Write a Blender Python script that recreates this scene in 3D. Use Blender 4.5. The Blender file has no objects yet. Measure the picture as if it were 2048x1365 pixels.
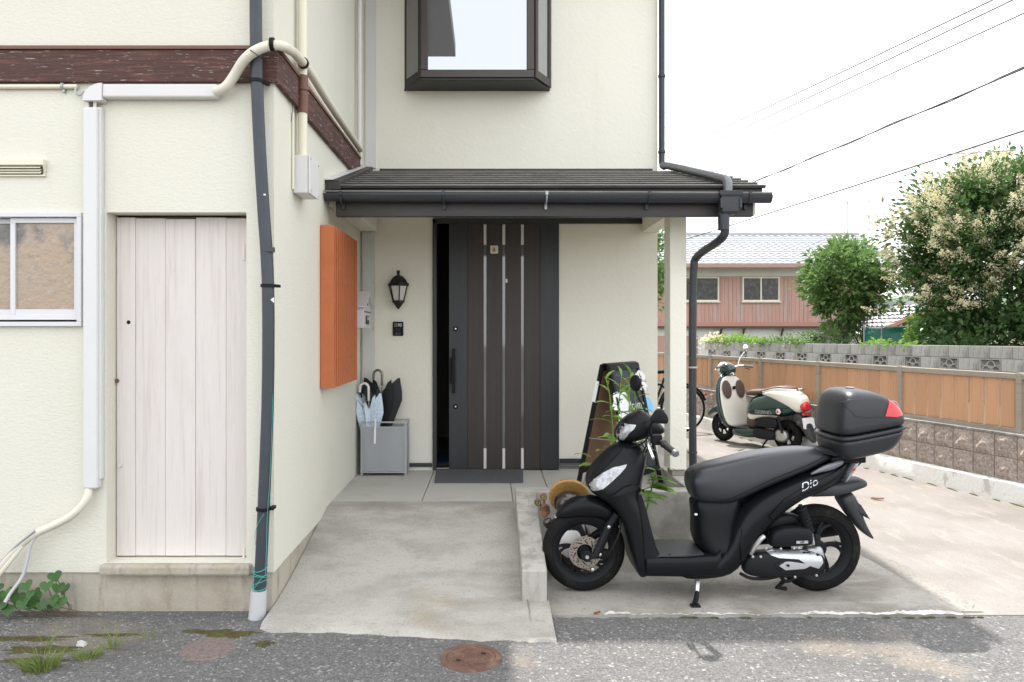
import bpy, bmesh, math, random
from math import sin, cos, pi, radians, sqrt, atan2
from mathutils import Vector, Matrix, Quaternion
from mathutils.bvhtree import BVHTree
random.seed(7)
SC = bpy.context.scene
COL = SC.collection

# ------------------------------------------------------------------ camera
EYE, FPX, VX, VY = 1.45, 1450.0, 980.0, 663.0          # eye height, focal length in photo pixels, vanishing point
cam_d = bpy.data.cameras.new('camera'); cam = bpy.data.objects.new('camera', cam_d); COL.objects.link(cam)
cam.location = (0, 0, EYE); cam.rotation_euler = (radians(90), 0, 0)
cam_d.sensor_width = 36.0; cam_d.lens = FPX / 2048 * 36.0
cam_d.shift_x = (1024 - VX) / 2048; cam_d.shift_y = -(682.5 - VY) / 2048
cam_d.clip_start = .05; cam_d.clip_end = 3000
SC.camera = cam

# ------------------------------------------------------------------ light
SUN_V = Vector((.10, -.52, -1)).normalized()
world = bpy.data.worlds.new('World'); SC.world = world; world.use_nodes = True
nt = world.node_tree; nt.nodes.clear()
sky = nt.nodes.new('ShaderNodeTexSky'); sky.sky_type = 'NISHITA'; sky.sun_disc = False
sky.sun_elevation = math.asin(-SUN_V.z); sky.sun_rotation = atan2(-SUN_V.x, -SUN_V.y)
sky.air_density = 1.0; sky.dust_density = 4.0; sky.ozone_density = .6
hz = nt.nodes.new('ShaderNodeMix'); hz.data_type = 'RGBA'; hz.inputs[0].default_value = .72   # thin bright summer cloud
hz.inputs[7].default_value = (13.5, 13.7, 14.0, 1)
bg = nt.nodes.new('ShaderNodeBackground'); bg.inputs[1].default_value = .11
wo = nt.nodes.new('ShaderNodeOutputWorld')
nt.links.new(sky.outputs[0], hz.inputs[6]); nt.links.new(hz.outputs[2], bg.inputs[0]); nt.links.new(bg.outputs[0], wo.inputs[0])
sun_d = bpy.data.lights.new('sun', 'SUN'); sun_d.energy = 3.6; sun_d.angle = radians(.7); sun_d.color = (1, .965, .915)
sun = bpy.data.objects.new('sun', sun_d); COL.objects.link(sun); sun.location = (0, 8, 30)
sun.rotation_euler = SUN_V.to_track_quat('-Z', 'Y').to_euler()
SC.view_settings.view_transform = 'Standard'; SC.view_settings.look = 'None'
SC.view_settings.exposure = .98; SC.view_settings.gamma = 1; SC.view_settings.use_curve_mapping = False
SC.render.engine = 'CYCLES'
try:
    SC.cycles.use_denoising = True; SC.cycles.max_bounces = 8; SC.cycles.transparent_max_bounces = 16
    SC.cycles.caustics_reflective = False; SC.cycles.caustics_refractive = False
except Exception: pass

# ------------------------------------------------------------------ helpers
def P(px, py, d):                 # a point seen at photo pixel (px,py), d metres in front of the camera plane
    return ((px - VX) / FPX * d, d, EYE + (VY - py) / FPX * d)
def PX(px, d): return (px - VX) / FPX * d
def PZ(py, d): return EYE + (VY - py) / FPX * d

def mk(name, col, rough=.6, metal=0., layers=(), bump=(), rnd=0., coat=0., alpha=1., trans=0., spec=.5, translu=0., ior=1.45):
    """layers: (kind, scale, lo, hi, colour, amount); bump: (kind, scale, strength, distance)"""
    m = bpy.data.materials.new(name); m.use_nodes = True
    t = m.node_tree; b = t.nodes['Principled BSDF']; N = t.nodes.new; L = t.links.new
    b.inputs['Roughness'].default_value = rough; b.inputs['Metallic'].default_value = metal
    b.inputs['Specular IOR Level'].default_value = spec; b.inputs['Coat Weight'].default_value = coat
    b.inputs['Coat Roughness'].default_value = .08; b.inputs['Alpha'].default_value = alpha
    b.inputs['Transmission Weight'].default_value = trans; b.inputs['IOR'].default_value = ior
    tc = N('ShaderNodeTexCoord')
    def tex(kind, sc):
        mp = N('ShaderNodeMapping'); L(tc.outputs['Object'], mp.inputs[0])
        mp.inputs['Scale'].default_value = sc if isinstance(sc, tuple) else (sc, sc, sc)
        if kind == 'n':
            x = N('ShaderNodeTexNoise'); x.inputs['Scale'].default_value = 1; x.inputs['Detail'].default_value = 5; x.inputs['Roughness'].default_value = .6; o = x.outputs[0]
        elif kind == 'w':
            x = N('ShaderNodeTexWave'); x.inputs['Scale'].default_value = 1; x.inputs['Distortion'].default_value = 6; x.inputs['Detail'].default_value = 3; x.inputs['Detail Scale'].default_value = 1.2; o = x.outputs[1]
        elif kind == 'v':
            x = N('ShaderNodeTexVoronoi'); x.inputs['Scale'].default_value = 1; o = x.outputs[0]
        else:
            x = N('ShaderNodeTexVoronoi'); x.inputs['Scale'].default_value = 1; s = N('ShaderNodeSeparateColor'); L(x.outputs[1], s.inputs[0]); o = s.outputs[0]
        L(mp.outputs[0], x.inputs[0]); return o
    rgb = N('ShaderNodeRGB'); rgb.outputs[0].default_value = (*col, 1); cur = rgb.outputs[0]
    if rnd:
        oi = N('ShaderNodeObjectInfo'); mr = N('ShaderNodeMapRange'); L(oi.outputs['Random'], mr.inputs[0])
        mr.inputs[3].default_value = 1 - rnd; mr.inputs[4].default_value = 1 + rnd
        vm = N('ShaderNodeMix'); vm.data_type = 'RGBA'; vm.blend_type = 'MULTIPLY'; vm.inputs[0].default_value = 1
        L(cur, vm.inputs[6]); L(mr.outputs[0], vm.inputs[7]); cur = vm.outputs[2]
    for kind, scl, lo, hi, c, amt in layers:
        mr = N('ShaderNodeMapRange'); mr.interpolation_type = 'SMOOTHSTEP'; L(tex(kind, scl), mr.inputs[0])
        mr.inputs[1].default_value = lo; mr.inputs[2].default_value = hi; mr.inputs[3].default_value = 0; mr.inputs[4].default_value = amt
        if lo > hi:
            mr.inputs[1].default_value = hi; mr.inputs[2].default_value = lo; mr.inputs[3].default_value = amt; mr.inputs[4].default_value = 0
        mx = N('ShaderNodeMix'); mx.data_type = 'RGBA'; L(mr.outputs[0], mx.inputs[0]); L(cur, mx.inputs[6]); mx.inputs[7].default_value = (*c, 1); cur = mx.outputs[2]
    L(cur, b.inputs['Base Color'])
    nrm = None
    for kind, scl, st, dist in bump:
        bp = N('ShaderNodeBump'); bp.inputs['Strength'].default_value = st; bp.inputs['Distance'].default_value = dist
        L(tex(kind, scl), bp.inputs['Height'])
        if nrm: L(nrm, bp.inputs['Normal'])
        nrm = bp.outputs[0]
    if nrm: L(nrm, b.inputs['Normal'])
    if translu:
        tr = N('ShaderNodeBsdfTranslucent'); L(cur, tr.inputs[0]); ms = N('ShaderNodeMixShader'); ms.inputs[0].default_value = translu
        L(b.outputs[0], ms.inputs[1]); L(tr.outputs[0], ms.inputs[2]); L(ms.outputs[0], t.nodes['Material Output'].inputs[0])
    return m

class MB:
    def __init__(s): s.v = []; s.f = []
    def add(s, vs, fs):
        n = len(s.v); s.v += [tuple(p) for p in vs]; s.f += [tuple(i + n for i in f) for f in fs]; return s
    def box(s, x0, x1, y0, y1, z0, z1):
        return s.add([(x0,y0,z0),(x1,y0,z0),(x1,y1,z0),(x0,y1,z0),(x0,y0,z1),(x1,y0,z1),(x1,y1,z1),(x0,y1,z1)],
                     [(0,3,2,1),(4,5,6,7),(0,1,5,4),(1,2,6,5),(2,3,7,6),(3,0,4,7)])
    def hexa(s, p): return s.add(p, [(0,3,2,1),(4,5,6,7),(0,1,5,4),(1,2,6,5),(2,3,7,6),(3,0,4,7)])
    def poly(s, pts): return s.add(pts, [tuple(range(len(pts)))])
    def prism(s, pts, off):          # planar polygon of 3-D points extruded by a vector
        n = len(pts); o = Vector(off)
        return s.add([tuple(p) for p in pts] + [tuple(Vector(p) + o) for p in pts],
                     [tuple(range(n)), tuple(range(2*n - 1, n - 1, -1))] + [(i, (i+1) % n, n + (i+1) % n, n + i) for i in range(n)])
    def loft(s, rings, caps=True, closed=False):
        n = len(rings[0]); base = len(s.v)
        for r in rings: s.v += [tuple(p) for p in r]
        m = len(rings)
        for k in range(m if closed else m - 1):
            a = base + k*n; b = base + ((k+1) % m)*n
            for i in range(n): s.f.append((a+i, a+(i+1) % n, b+(i+1) % n, b+i))
        if caps and not closed:
            s.f.append(tuple(base + i for i in range(n))); s.f.append(tuple(base + (m-1)*n + i for i in range(n-1, -1, -1)))
        return s
    def tube(s, pts, r, n=8, caps=True, closed=False):
        pts = [Vector(p) for p in pts]; m = len(pts); rs = r if isinstance(r, (list, tuple)) else [r]*m
        tan = []
        for i in range(m):
            a = pts[i-1] if (i > 0 or closed) else pts[i]; b = pts[(i+1) % m] if (i < m-1 or closed) else pts[i]
            tan.append((b - a).normalized() if (b - a).length > 1e-9 else Vector((0,0,1)))
        u = tan[0].orthogonal().normalized(); rings = []
        for i in range(m):
            if i: u = tan[i-1].rotation_difference(tan[i]) @ u
            u = (u - tan[i]*u.dot(tan[i])).normalized(); w = tan[i].cross(u)
            rings.append([pts[i] + (u*cos(2*pi*k/n) + w*sin(2*pi*k/n))*rs[i] for k in range(n)])
        return s.loft(rings, caps, closed)
    def lathe(s, prof, o=(0,0,0), ax=(0,0,1), n=24, caps=True):
        ax = Vector(ax).normalized(); u = ax.orthogonal().normalized(); w = ax.cross(u); o = Vector(o)
        return s.loft([[o + ax*h + (u*cos(2*pi*k/n) + w*sin(2*pi*k/n))*max(r, 1e-4) for k in range(n)] for r, h in prof], caps)
    def ell(s, c, rx, ry, rz, n=16, m=10, rot=None):
        rings = []
        for j in range(m+1):
            a = -pi/2 + pi*j/m; rr = max(cos(a), 1e-3)
            ring = [Vector((rx*rr*cos(2*pi*k/n), ry*rr*sin(2*pi*k/n), rz*sin(a))) for k in range(n)]
            if rot: ring = [rot @ p for p in ring]
            rings.append([Vector(c) + p for p in ring])
        return s.loft(rings)
    def sheet(s, grid):
        r, c = len(grid), len(grid[0]); b = len(s.v)
        for row in grid: s.v += [tuple(p) for p in row]
        for i in range(r-1):
            for j in range(c-1): s.f.append((b+i*c+j, b+i*c+j+1, b+(i+1)*c+j+1, b+(i+1)*c+j))
        return s
    def build(s, name, mat, parent=None, smooth=False, bevel=0, sub=0, local=False, kind=None, ang=40, fix=True, at=None, seg=2):
        me = bpy.data.meshes.new(name); o = Vector((0,0,0))
        if parent is not None and not local: o = wloc(parent)
        if at is not None: o = Vector(at)
        me.from_pydata([tuple(Vector(p) - o) for p in s.v], [], s.f); me.materials.append(mat)
        if fix:
            bm = bmesh.new(); bm.from_mesh(me); bmesh.ops.recalc_face_normals(bm, faces=bm.faces[:]); bm.to_mesh(me); bm.free()
        if smooth:
            me.shade_smooth()
            if not sub: me.set_sharp_from_angle(angle=radians(ang))
        ob = bpy.data.objects.new(name, me); COL.objects.link(ob)
        if parent is not None: ob.parent = parent
        elif at is not None: ob.location = at
        if sub: md = ob.modifiers.new('s', 'SUBSURF'); md.levels = sub; md.render_levels = sub
        if bevel: md = ob.modifiers.new('b', 'BEVEL'); md.width = bevel; md.segments = seg; md.limit_method = 'ANGLE'; md.angle_limit = radians(35)
        if kind: ob['kind'] = kind
        return ob

def wloc(o):
    v = Vector(o.location)
    while o.parent is not None: o = o.parent; v += Vector(o.location)
    return v
def thing(name, label, cat, loc=(0,0,0), rz=0, group=None):
    o = bpy.data.objects.new(name, None); COL.objects.link(o); o.location = loc; o.rotation_euler = (0,0,rz)
    o.empty_display_size = .1; return tag(o, label, cat, group)
def tag(o, label=None, cat=None, group=None, kind=None):
    if label: o['label'] = label
    if cat: o['category'] = cat
    if group: o['group'] = group
    if kind: o['kind'] = kind
    return o
def solo(mb, name, mat, label, cat, group=None, **k):   # a thing that is one mesh, origin at its base centre
    xs = [p[0] for p in mb.v]; ys = [p[1] for p in mb.v]; zs = [p[2] for p in mb.v]
    return tag(mb.build(name, mat, at=((min(xs)+max(xs))/2, (min(ys)+max(ys))/2, min(zs)), **k), label, cat, group)
def copy_of(o, parent=None, loc=None, rot=None):
    c = o.copy(); COL.objects.link(c)
    if parent is not None: c.parent = parent
    if loc is not None: c.location = loc
    if rot is not None: c.rotation_euler = rot
    return c
def sell(st, n=20):
    """superellipse cross-sections; st rows: (bottom xz, top xz, half width, exponent[, bottom width factor, top width factor, y centre])"""
    rings = []
    for r in st:
        (bx, bz), (tx, tz), w = r[0], r[1], r[2]; e = r[3] if len(r) > 3 else 2.6; wb = r[4] if len(r) > 4 else 1; wt = r[5] if len(r) > 5 else 1; yc = r[6] if len(r) > 6 else 0
        ring = []
        for k in range(n):
            a = 2*pi*(k+.5)/n; ca, sa = cos(a), sin(a)
            l = abs(ca)**(2/e)*(1 if ca > 0 else -1); h = abs(sa)**(2/e)*(1 if sa > 0 else -1); q = (h+1)/2
            ring.append((bx + (tx-bx)*q, yc + l*w*(wb + (wt-wb)*q), bz + (tz-bz)*q))
        rings.append(ring)
    return rings
def wallgrid(mb, F, us, vs, holes, depth):
    """wall sheet in a (u,v) frame with rectangular holes and reveals; F(u,v,w) -> world point"""
    us = sorted(set(us + [h[0] for h in holes] + [h[1] for h in holes])); vs = sorted(set(vs + [h[2] for h in holes] + [h[3] for h in holes]))
    us = [u for u in us]; vs = [v for v in vs]
    for i in range(len(us)-1):
        for j in range(len(vs)-1):
            u0, u1, v0, v1 = us[i], us[i+1], vs[j], vs[j+1]; cu, cv = (u0+u1)/2, (v0+v1)/2
            if any(h[0] < cu < h[1] and h[2] < cv < h[3] for h in holes): continue
            for w in (0, depth): mb.poly([F(u0,v0,w), F(u1,v0,w), F(u1,v1,w), F(u0,v1,w)])
    for h in holes:
        a, b, c, d = h
        for (p, q) in (((a,c),(b,c)), ((b,c),(b,d)), ((b,d),(a,d)), ((a,d),(a,c))): mb.poly([F(*p,0), F(*q,0), F(*q,depth), F(*p,depth)])
    a, b, c, d = us[0], us[-1], vs[0], vs[-1]
    for (p, q) in (((a,c),(b,c)), ((b,c),(b,d)), ((b,d),(a,d)), ((a,d),(a,c))): mb.poly([F(*p,0), F(*q,0), F(*q,depth), F(*p,depth)])
    return mb
def text_mesh(s, size, depth=.001, shear=0., align='CENTER'):
    cu = bpy.data.curves.new('t', 'FONT'); cu.body = s; cu.size = size; cu.extrude = depth; cu.shear = shear; cu.align_x = align; cu.align_y = 'CENTER'; cu.resolution_u = 3
    o = bpy.data.objects.new('t', cu); COL.objects.link(o); dg = bpy.context.evaluated_depsgraph_get()
    me = bpy.data.meshes.new_from_object(o.evaluated_get(dg)); bpy.data.objects.remove(o); return me
def put_mesh(me, name, mat, parent, M):
    me.transform(M); me.materials.clear(); me.materials.append(mat); me.name = name
    o = bpy.data.objects.new(name, me); COL.objects.link(o); o.parent = parent; return o
def bvh(o):
    bpy.context.view_layer.update(); return BVHTree.FromObject(o, bpy.context.evaluated_depsgraph_get())
def decal(poly, trees, name, mat, parent, off=.003, th=.004, step=.012, side=-1, smooth=True):
    """thin plate following a body's side: polygon in local (x,z) pushed on to the surface along the body's width"""
    bm = bmesh.new(); vs = [bm.verts.new((x, 0, z)) for x, z in poly]; f = bm.faces.new(vs)
    xs = [p[0] for p in poly]; zs = [p[1] for p in poly]
    x = min(xs) + step
    while x < max(xs):
        bmesh.ops.bisect_plane(bm, geom=bm.verts[:]+bm.edges[:]+bm.faces[:], plane_co=(x,0,0), plane_no=(1,0,0)); x += step
    z = min(zs) + step
    while z < max(zs):
        bmesh.ops.bisect_plane(bm, geom=bm.verts[:]+bm.edges[:]+bm.faces[:], plane_co=(0,0,z), plane_no=(0,0,1)); z += step
    last = 0; miss = []
    for v in bm.verts:
        ys = []
        for t in trees:
            h = t.ray_cast(Vector((v.co.x, side*2, v.co.z)), Vector((0, -side, 0)))
            if h[0] is not None: ys.append(h[0].y)
        if ys: v.co.y = (min(ys) if side < 0 else max(ys)) + side*off; last = v.co.y
        else: miss.append(v)
    if miss and len(miss) < len(bm.verts) - 2:
        cx = sum(p[0] for p in poly)/len(poly); cz = sum(p[1] for p in poly)/len(poly); left = []
        for v in miss:
            for i in range(1, 25):
                t_ = i/25; x, z = v.co.x + (cx-v.co.x)*t_, v.co.z + (cz-v.co.z)*t_; ys = []
                for t in trees:
                    h = t.ray_cast(Vector((x, side*2, z)), Vector((0, -side, 0)))
                    if h[0] is not None: ys.append(h[0].y)
                if ys: v.co = (x, (min(ys) if side < 0 else max(ys)) + side*off, z); break
            else: left.append(v)
        miss = left
    if miss:
        good = [w for w in bm.verts if w not in miss]
        for v in miss:
            if good: v.co.y = min(good, key=lambda w: (w.co.x-v.co.x)**2 + (w.co.z-v.co.z)**2).co.y
    r = bmesh.ops.extrude_face_region(bm, geom=bm.faces[:])
    for e in r['geom']:
        if isinstance(e, bmesh.types.BMVert): e.co.y -= side*th
    bmesh.ops.recalc_face_normals(bm, faces=bm.faces[:])
    me = bpy.data.meshes.new(name); bm.to_mesh(me); bm.free(); me.materials.append(mat)
    if smooth: me.shade_smooth(); me.set_sharp_from_angle(angle=radians(50))
    o = bpy.data.objects.new(name, me); COL.objects.link(o); o.parent = parent; return o
def bez(p0, p1, p2, p3, n=8):
    p0, p1, p2, p3 = map(Vector, (p0, p1, p2, p3))
    return [p0*(1-t)**3 + p1*3*t*(1-t)**2 + p2*3*t*t*(1-t) + p3*t**3 for t in [i/n for i in range(n+1)]]
def smoothpath(pts, it=2):
    pts = [Vector(p) for p in pts]
    for _ in range(it):
        q = [pts[0]]
        for a, b in zip(pts, pts[1:]): q += [a*.75+b*.25, a*.25+b*.75]
        pts = q + [pts[-1]]
    return pts

# ------------------------------------------------------------------ materials
M = {}
M['stucco'] = mk('stucco', (.685,.668,.578), .85, layers=[('n',.9,.42,.75,(.625,.605,.50),.4), ('n',(6,6,.7),.56,.8,(.575,.55,.455),.32), ('n',60,.35,.7,(.715,.705,.63),.25)], bump=[('n',(48,48,95),.45,.006), ('n',260,.2,.002)])
M['stucco2'] = mk('stucco_upper', (.785,.764,.668), .85, layers=[('n',1.1,.42,.75,(.72,.695,.59),.35), ('n',(5,5,.6),.56,.8,(.65,.615,.51),.3)], bump=[('n',(32,32,32),.5,.006), ('n',180,.3,.002)])
M['concrete'] = mk('concrete', (.40,.385,.355), .9, layers=[('n',2.6,.42,.64,(.21,.20,.175),.85), ('n',7,.5,.75,(.5,.48,.44),.5), ('v',170,.32,.1,(.56,.54,.5),.4), ('n',.7,.52,.66,(.30,.27,.2),.5), ('n',90,.55,.75,(.2,.19,.17),.45)], bump=[('n',140,.45,.004), ('n',18,.3,.008)])
M['porchfloor'] = mk('porch_concrete', (.47,.46,.42), .85, layers=[('n',2.2,.45,.7,(.38,.36,.32),.6), ('n',.9,.52,.7,(.5,.44,.35),.35), ('n',120,.5,.72,(.36,.35,.32),.3)], bump=[('n',160,.25,.002)])
M['ramp'] = mk('ramp_concrete', (.42,.402,.362), .92, layers=[('n',(1.1,1.6,1.5),.40,.66,(.265,.25,.215),.85), ('n',(5,8,6),.48,.70,(.24,.225,.195),.4), ('n',(.9,2.0,2),.52,.68,(.50,.485,.45),.55), ('v',85,.26,.1,(.66,.64,.6),.35), ('n',.8,.58,.70,(.36,.29,.18),.4), ('n',75,.55,.7,(.15,.145,.13),.5)], bump=[('v',90,.5,.005), ('n',30,.35,.008)])
M['driveway'] = mk('driveway_concrete', (.232,.214,.199), .9, layers=[('n',1.1,.42,.66,(.175,.157,.14),.75), ('n',(9,3,5),.5,.75,(.35,.33,.305),.5), ('v',80,.3,.1,(.46,.44,.41),.35), ('n',.5,.52,.66,(.27,.225,.185),.6), ('n',55,.54,.7,(.17,.155,.135),.5)], bump=[('n',130,.4,.004), ('n',20,.3,.008)])
M['pad'] = mk('parking_pad_concrete', (.345,.326,.292), .9, layers=[('n',1.9,.40,.64,(.20,.185,.155),.9), ('n',(2,7,3),.5,.7,(.43,.405,.36),.5), ('v',140,.3,.1,(.5,.48,.43),.4), ('n',4,.58,.72,(.17,.155,.125),.6), ('n',55,.54,.7,(.13,.12,.10),.55)], bump=[('n',100,.4,.005), ('n',20,.3,.008)])
M['asphalt'] = mk('asphalt', (.112,.110,.107), .92, layers=[('vc',120,.1,.95,(.19,.186,.18),.75), ('v',50,.34,.16,(.30,.292,.28),.4), ('n',130,.5,.68,(.085,.083,.08),.6), ('n',1.3,.48,.7,(.085,.082,.08),.45), ('vc',84,.93,.97,(.40,.39,.37),.55), ('n',1.2,.54,.66,(.27,.23,.18),.5), ('n',(6,14,6),.55,.72,(.08,.077,.074),.5), ('n',45,.56,.72,(.055,.053,.05),.6)], bump=[('v',72,.9,.010), ('n',50,.5,.006)])
M['foundation'] = mk('foundation_concrete', (.44,.40,.33), .92, layers=[('n',2.4,.42,.66,(.31,.27,.20),.8), ('n',(14,14,3),.52,.7,(.2,.18,.14),.6), ('n',1.7,.58,.7,(.46,.33,.18),.6), ('n',70,.5,.7,(.5,.46,.4),.4)], bump=[('n',60,.4,.006)])
M['oldconcrete'] = mk('weathered_block', (.36,.355,.345), .95, rnd=.10, layers=[('n',(3.5,3.5,1.2),.40,.60,(.165,.162,.156),.8), ('n',(22,22,2.2),.48,.66,(.12,.118,.112),.55), ('n',(12,12,2.2),.52,.70,(.47,.46,.44),.55), ('n',70,.5,.75,(.18,.175,.165),.5)], bump=[('n',90,.5,.006)])
M['splitstone'] = mk('split_face_block', (.43,.36,.315), .95, rnd=.14, layers=[('n',24,.42,.64,(.26,.205,.18),.8), ('n',60,.5,.68,(.62,.55,.50),.6), ('n',9,.55,.75,(.5,.45,.42),.5)], bump=[('n',40,1,.025), ('n',120,.6,.008)])
M['whitewash'] = mk('flaking_white_paint', (.72,.715,.69), .8, layers=[('n',(9,9,4),.56,.66,(.40,.38,.33),.7), ('n',60,.6,.72,(.3,.29,.26),.5)], bump=[('n',30,.5,.008)])
M['paintline'] = mk('worn_white_line', (.66,.65,.62), .8, layers=[('n',22,.52,.60,(.40,.375,.33),.85)], bump=[('n',60,.4,.004)])
M['timber'] = mk('peeling_brown_timber', (.075,.036,.03), .75, layers=[('n',(4,4,60),.5,.68,(.20,.085,.065),.8), ('n',(14,14,120),.60,.68,(.55,.51,.45),.7), ('n',(30,30,120),.55,.7,(.028,.018,.015),.6)], bump=[('n',(8,8,110),.7,.006)])
M['brown'] = mk('brown_steel', (.16,.075,.05), .5)
M['plank'] = mk('whitewashed_plank', (.66,.61,.58), .7, rnd=.035, layers=[('n',(40,40,1.6),.48,.72,(.54,.475,.44),.65), ('n',(3,3,1.2),.5,.7,(.58,.53,.49),.5), ('n',(160,160,4),.55,.75,(.76,.70,.66),.5), ('n',(9,9,3),.64,.72,(.50,.43,.40),.4)], bump=[('n',(150,150,3.5),.6,.004), ('n',(30,30,5),.3,.004)])
M['pvcgrey'] = mk('dark_grey_pipe', (.042,.049,.060), .45, layers=[('n',5,.45,.7,(.06,.066,.075),.6), ('n',(70,70,9),.6,.75,(.10,.105,.11),.4)])
M['pvclight'] = mk('grey_sleeve', (.50,.50,.515), .55, layers=[('n',9,.5,.7,(.42,.42,.42),.5)])
M['white'] = mk('white_plastic', (.66,.655,.645), .45, spec=.35, layers=[('n',3,.45,.75,(.60,.60,.61),.5)])
M['ivory'] = mk('ivory_plastic', (.70,.665,.56), .5, layers=[('n',6,.45,.72,(.60,.57,.47),.5)])
M['cream'] = mk('cream_pipe', (.73,.70,.565), .5)
M['alu'] = mk('white_aluminium', (.64,.64,.66), .4, layers=[('n',8,.55,.8,(.62,.62,.63),.4)])
M['roof'] = mk('dark_metal_roof', (.020,.0195,.019), .5, spec=.35, layers=[('n',5,.45,.7,(.05,.045,.038),.6), ('n',(14,40,40),.5,.7,(.035,.032,.029),.6)], bump=[('n',90,.3,.003)])
M['fascia'] = mk('dark_brown_metal', (.035,.032,.030), .45, layers=[('n',(3,30,30),.45,.7,(.055,.048,.042),.6)])
M['gutter'] = mk('gutter_grey', (.030,.034,.040), .4, layers=[('n',(2,20,20),.45,.7,(.045,.05,.056),.6)])
M['doorframe'] = mk('charcoal_door', (.027,.030,.033), .42, layers=[('n',(60,60,2),.4,.7,(.038,.041,.044),.5)], bump=[('n',(220,220,3),.25,.001)])
M['doorbrown'] = mk('brown_door_plank', (.038,.031,.028), .5, rnd=.06, layers=[('n',(120,120,1.2),.45,.7,(.056,.045,.040),.7)], bump=[('n',(260,260,2.5),.4,.0015)])
M['mirrorglass'] = mk('door_glass', (.10,.105,.11), .04, .0, spec=1.0, coat=1)
M['milk'] = mk('white_insert', (.72,.70,.68), .3)
M['glass'] = mk('window_glass', (.02,.025,.03), .015, spec=1, coat=1)
M['bayglass'] = mk('reflecting_glass', (.43,.45,.485), .012, .85, spec=1)
M['drain'] = mk('stained_concrete', (.205,.19,.17), .9, layers=[('n',(3,1,2),.42,.66,(.28,.26,.235),.8), ('n',50,.5,.68,(.10,.095,.08),.6)], bump=[('n',90,.4,.005)])
M['bronze'] = mk('bronze_aluminium', (.062,.050,.047), .38, .3)
M['bronzeblack'] = mk('black_aluminium', (.014,.014,.014), .5)
M['orange'] = mk('orange_paint', (.50,.150,.054), .6, layers=[('n',5,.42,.7,(.43,.125,.045),.6), ('n',(50,50,4),.55,.75,(.55,.20,.09),.35), ('n',30,.62,.72,(.36,.11,.05),.4)], bump=[('n',200,.15,.001)])
M['blackiron'] = mk('black_cast_iron', (.012,.013,.014), .5, bump=[('n',160,.3,.001)])
M['lampglass'] = mk('frosted_lamp_glass', (.62,.61,.55), .35)
M['black'] = mk('black_plastic', (.011,.0115,.013), .5, spec=.18)
M['satin'] = mk('matte_black_paint', (.007,.0075,.0088), .31, spec=.20, layers=[('n',3.5,.48,.7,(.0125,.0128,.0135),.6), ('n',46,.58,.74,(.017,.017,.017),.35)], bump=[('n',700,.08,.0004)])
M['rubber'] = mk('rubber', (.013,.013,.013), .75, spec=.25, bump=[('n',120,.2,.002)])
M['tyre'] = mk('tyre_rubber', (.011,.0107,.0103), .8, spec=.12, layers=[('n',14,.5,.7,(.026,.0245,.022),.6)])
M['seatvinyl'] = mk('seat_vinyl', (.019,.021,.026), .34, spec=.6, bump=[('n',420,.25,.0006)])
M['casegrey'] = mk('grained_black_case', (.024,.0255,.029), .36, spec=.5, bump=[('n',600,.3,.0006)])
M['darkgrey'] = mk('dark_grey_plastic', (.035,.037,.041), .5)
M['silver'] = mk('silver_metal', (.60,.60,.60), .32, .9, layers=[('n',30,.5,.7,(.4,.4,.4),.4)])
M['silverpaint'] = mk('silver_paint', (.52,.53,.55), .35, .6)
M['greypaint'] = mk('grey_paint', (.17,.175,.19), .4, .5)
M['chrome'] = mk('chrome', (.75,.75,.76), .1, 1)
M['disc'] = mk('brake_disc', (.33,.29,.25), .4, .8, layers=[('v',70,.25,.15,(.03,.03,.03),.6)])
M['lens'] = mk('clear_lens', (.36,.365,.38), .14, .35, spec=.8, coat=1, layers=[('n',(40,40,16),.47,.6,(.16,.165,.175),.6), ('n',(22,22,60),.54,.66,(.58,.585,.6),.7)])
M['redlens'] = mk('red_lens', (.55,.012,.02), .18, coat=.8)
M['plate'] = mk('number_plate', (.82,.82,.82), .5)
M['green'] = mk('dark_green_paint', (.003,.030,.026), .15, coat=.6)
M['lip'] = mk('highlit_metal_lip', (.20,.19,.175), .45, layers=[('n',(6,40,40),.45,.7,(.09,.085,.075),.6)])  # pale grey paints in the bright highlight on roof and gutter edges
M['creamwhite'] = mk('cream_white_panel', (.74,.715,.64), .3, coat=.4)
M['brownseat'] = mk('brown_seat_vinyl', (.115,.065,.048), .5, bump=[('n',300,.2,.0008)])
M['brownpanel'] = mk('brown_pocket', (.085,.055,.047), .6)
M['engine'] = mk('engine_casting', (.015,.0155,.017), .5, .15, spec=.2)
M['alloy'] = mk('cast_alloy', (.42,.42,.42), .45, .8)
M['board'] = mk('orange_brown_board', (.50,.285,.165), .7, rnd=.10, layers=[('n',(45,45,1.5),.45,.72,(.42,.225,.12),.5), ('n',3,.5,.75,(.56,.36,.23),.4)], bump=[('n',(120,120,3),.3,.002)])
M['fencerail'] = mk('khaki_rail', (.31,.275,.225), .65, layers=[('n',(3,3,20),.45,.7,(.23,.20,.16),.6)])
M['chalk'] = mk('chalkboard', (.022,.028,.038), .6, layers=[('n',5,.45,.7,(.055,.066,.08),.6)])
M['fibre'] = mk('hardboard', (.30,.17,.10), .8, layers=[('n',40,.4,.7,(.24,.135,.08),.5)])
M['paper'] = mk('white_paper', (.80,.80,.80), .8)
M['chalkwhite'] = mk('chalk_white', (.75,.76,.78), .9)
M['chalkblue'] = mk('chalk_blue', (.20,.29,.46), .9)
M['skyblue'] = mk('blue_paper', (.22,.52,.80), .8)
M['mesh'] = mk('grey_punched_sheet', (.50,.52,.55), .5, .2, alpha=.55)
M['greysteel'] = mk('grey_steel', (.40,.41,.42), .45, .4)
M['blackcloth'] = mk('black_umbrella_cloth', (.013,.014,.018), .55)
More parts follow.
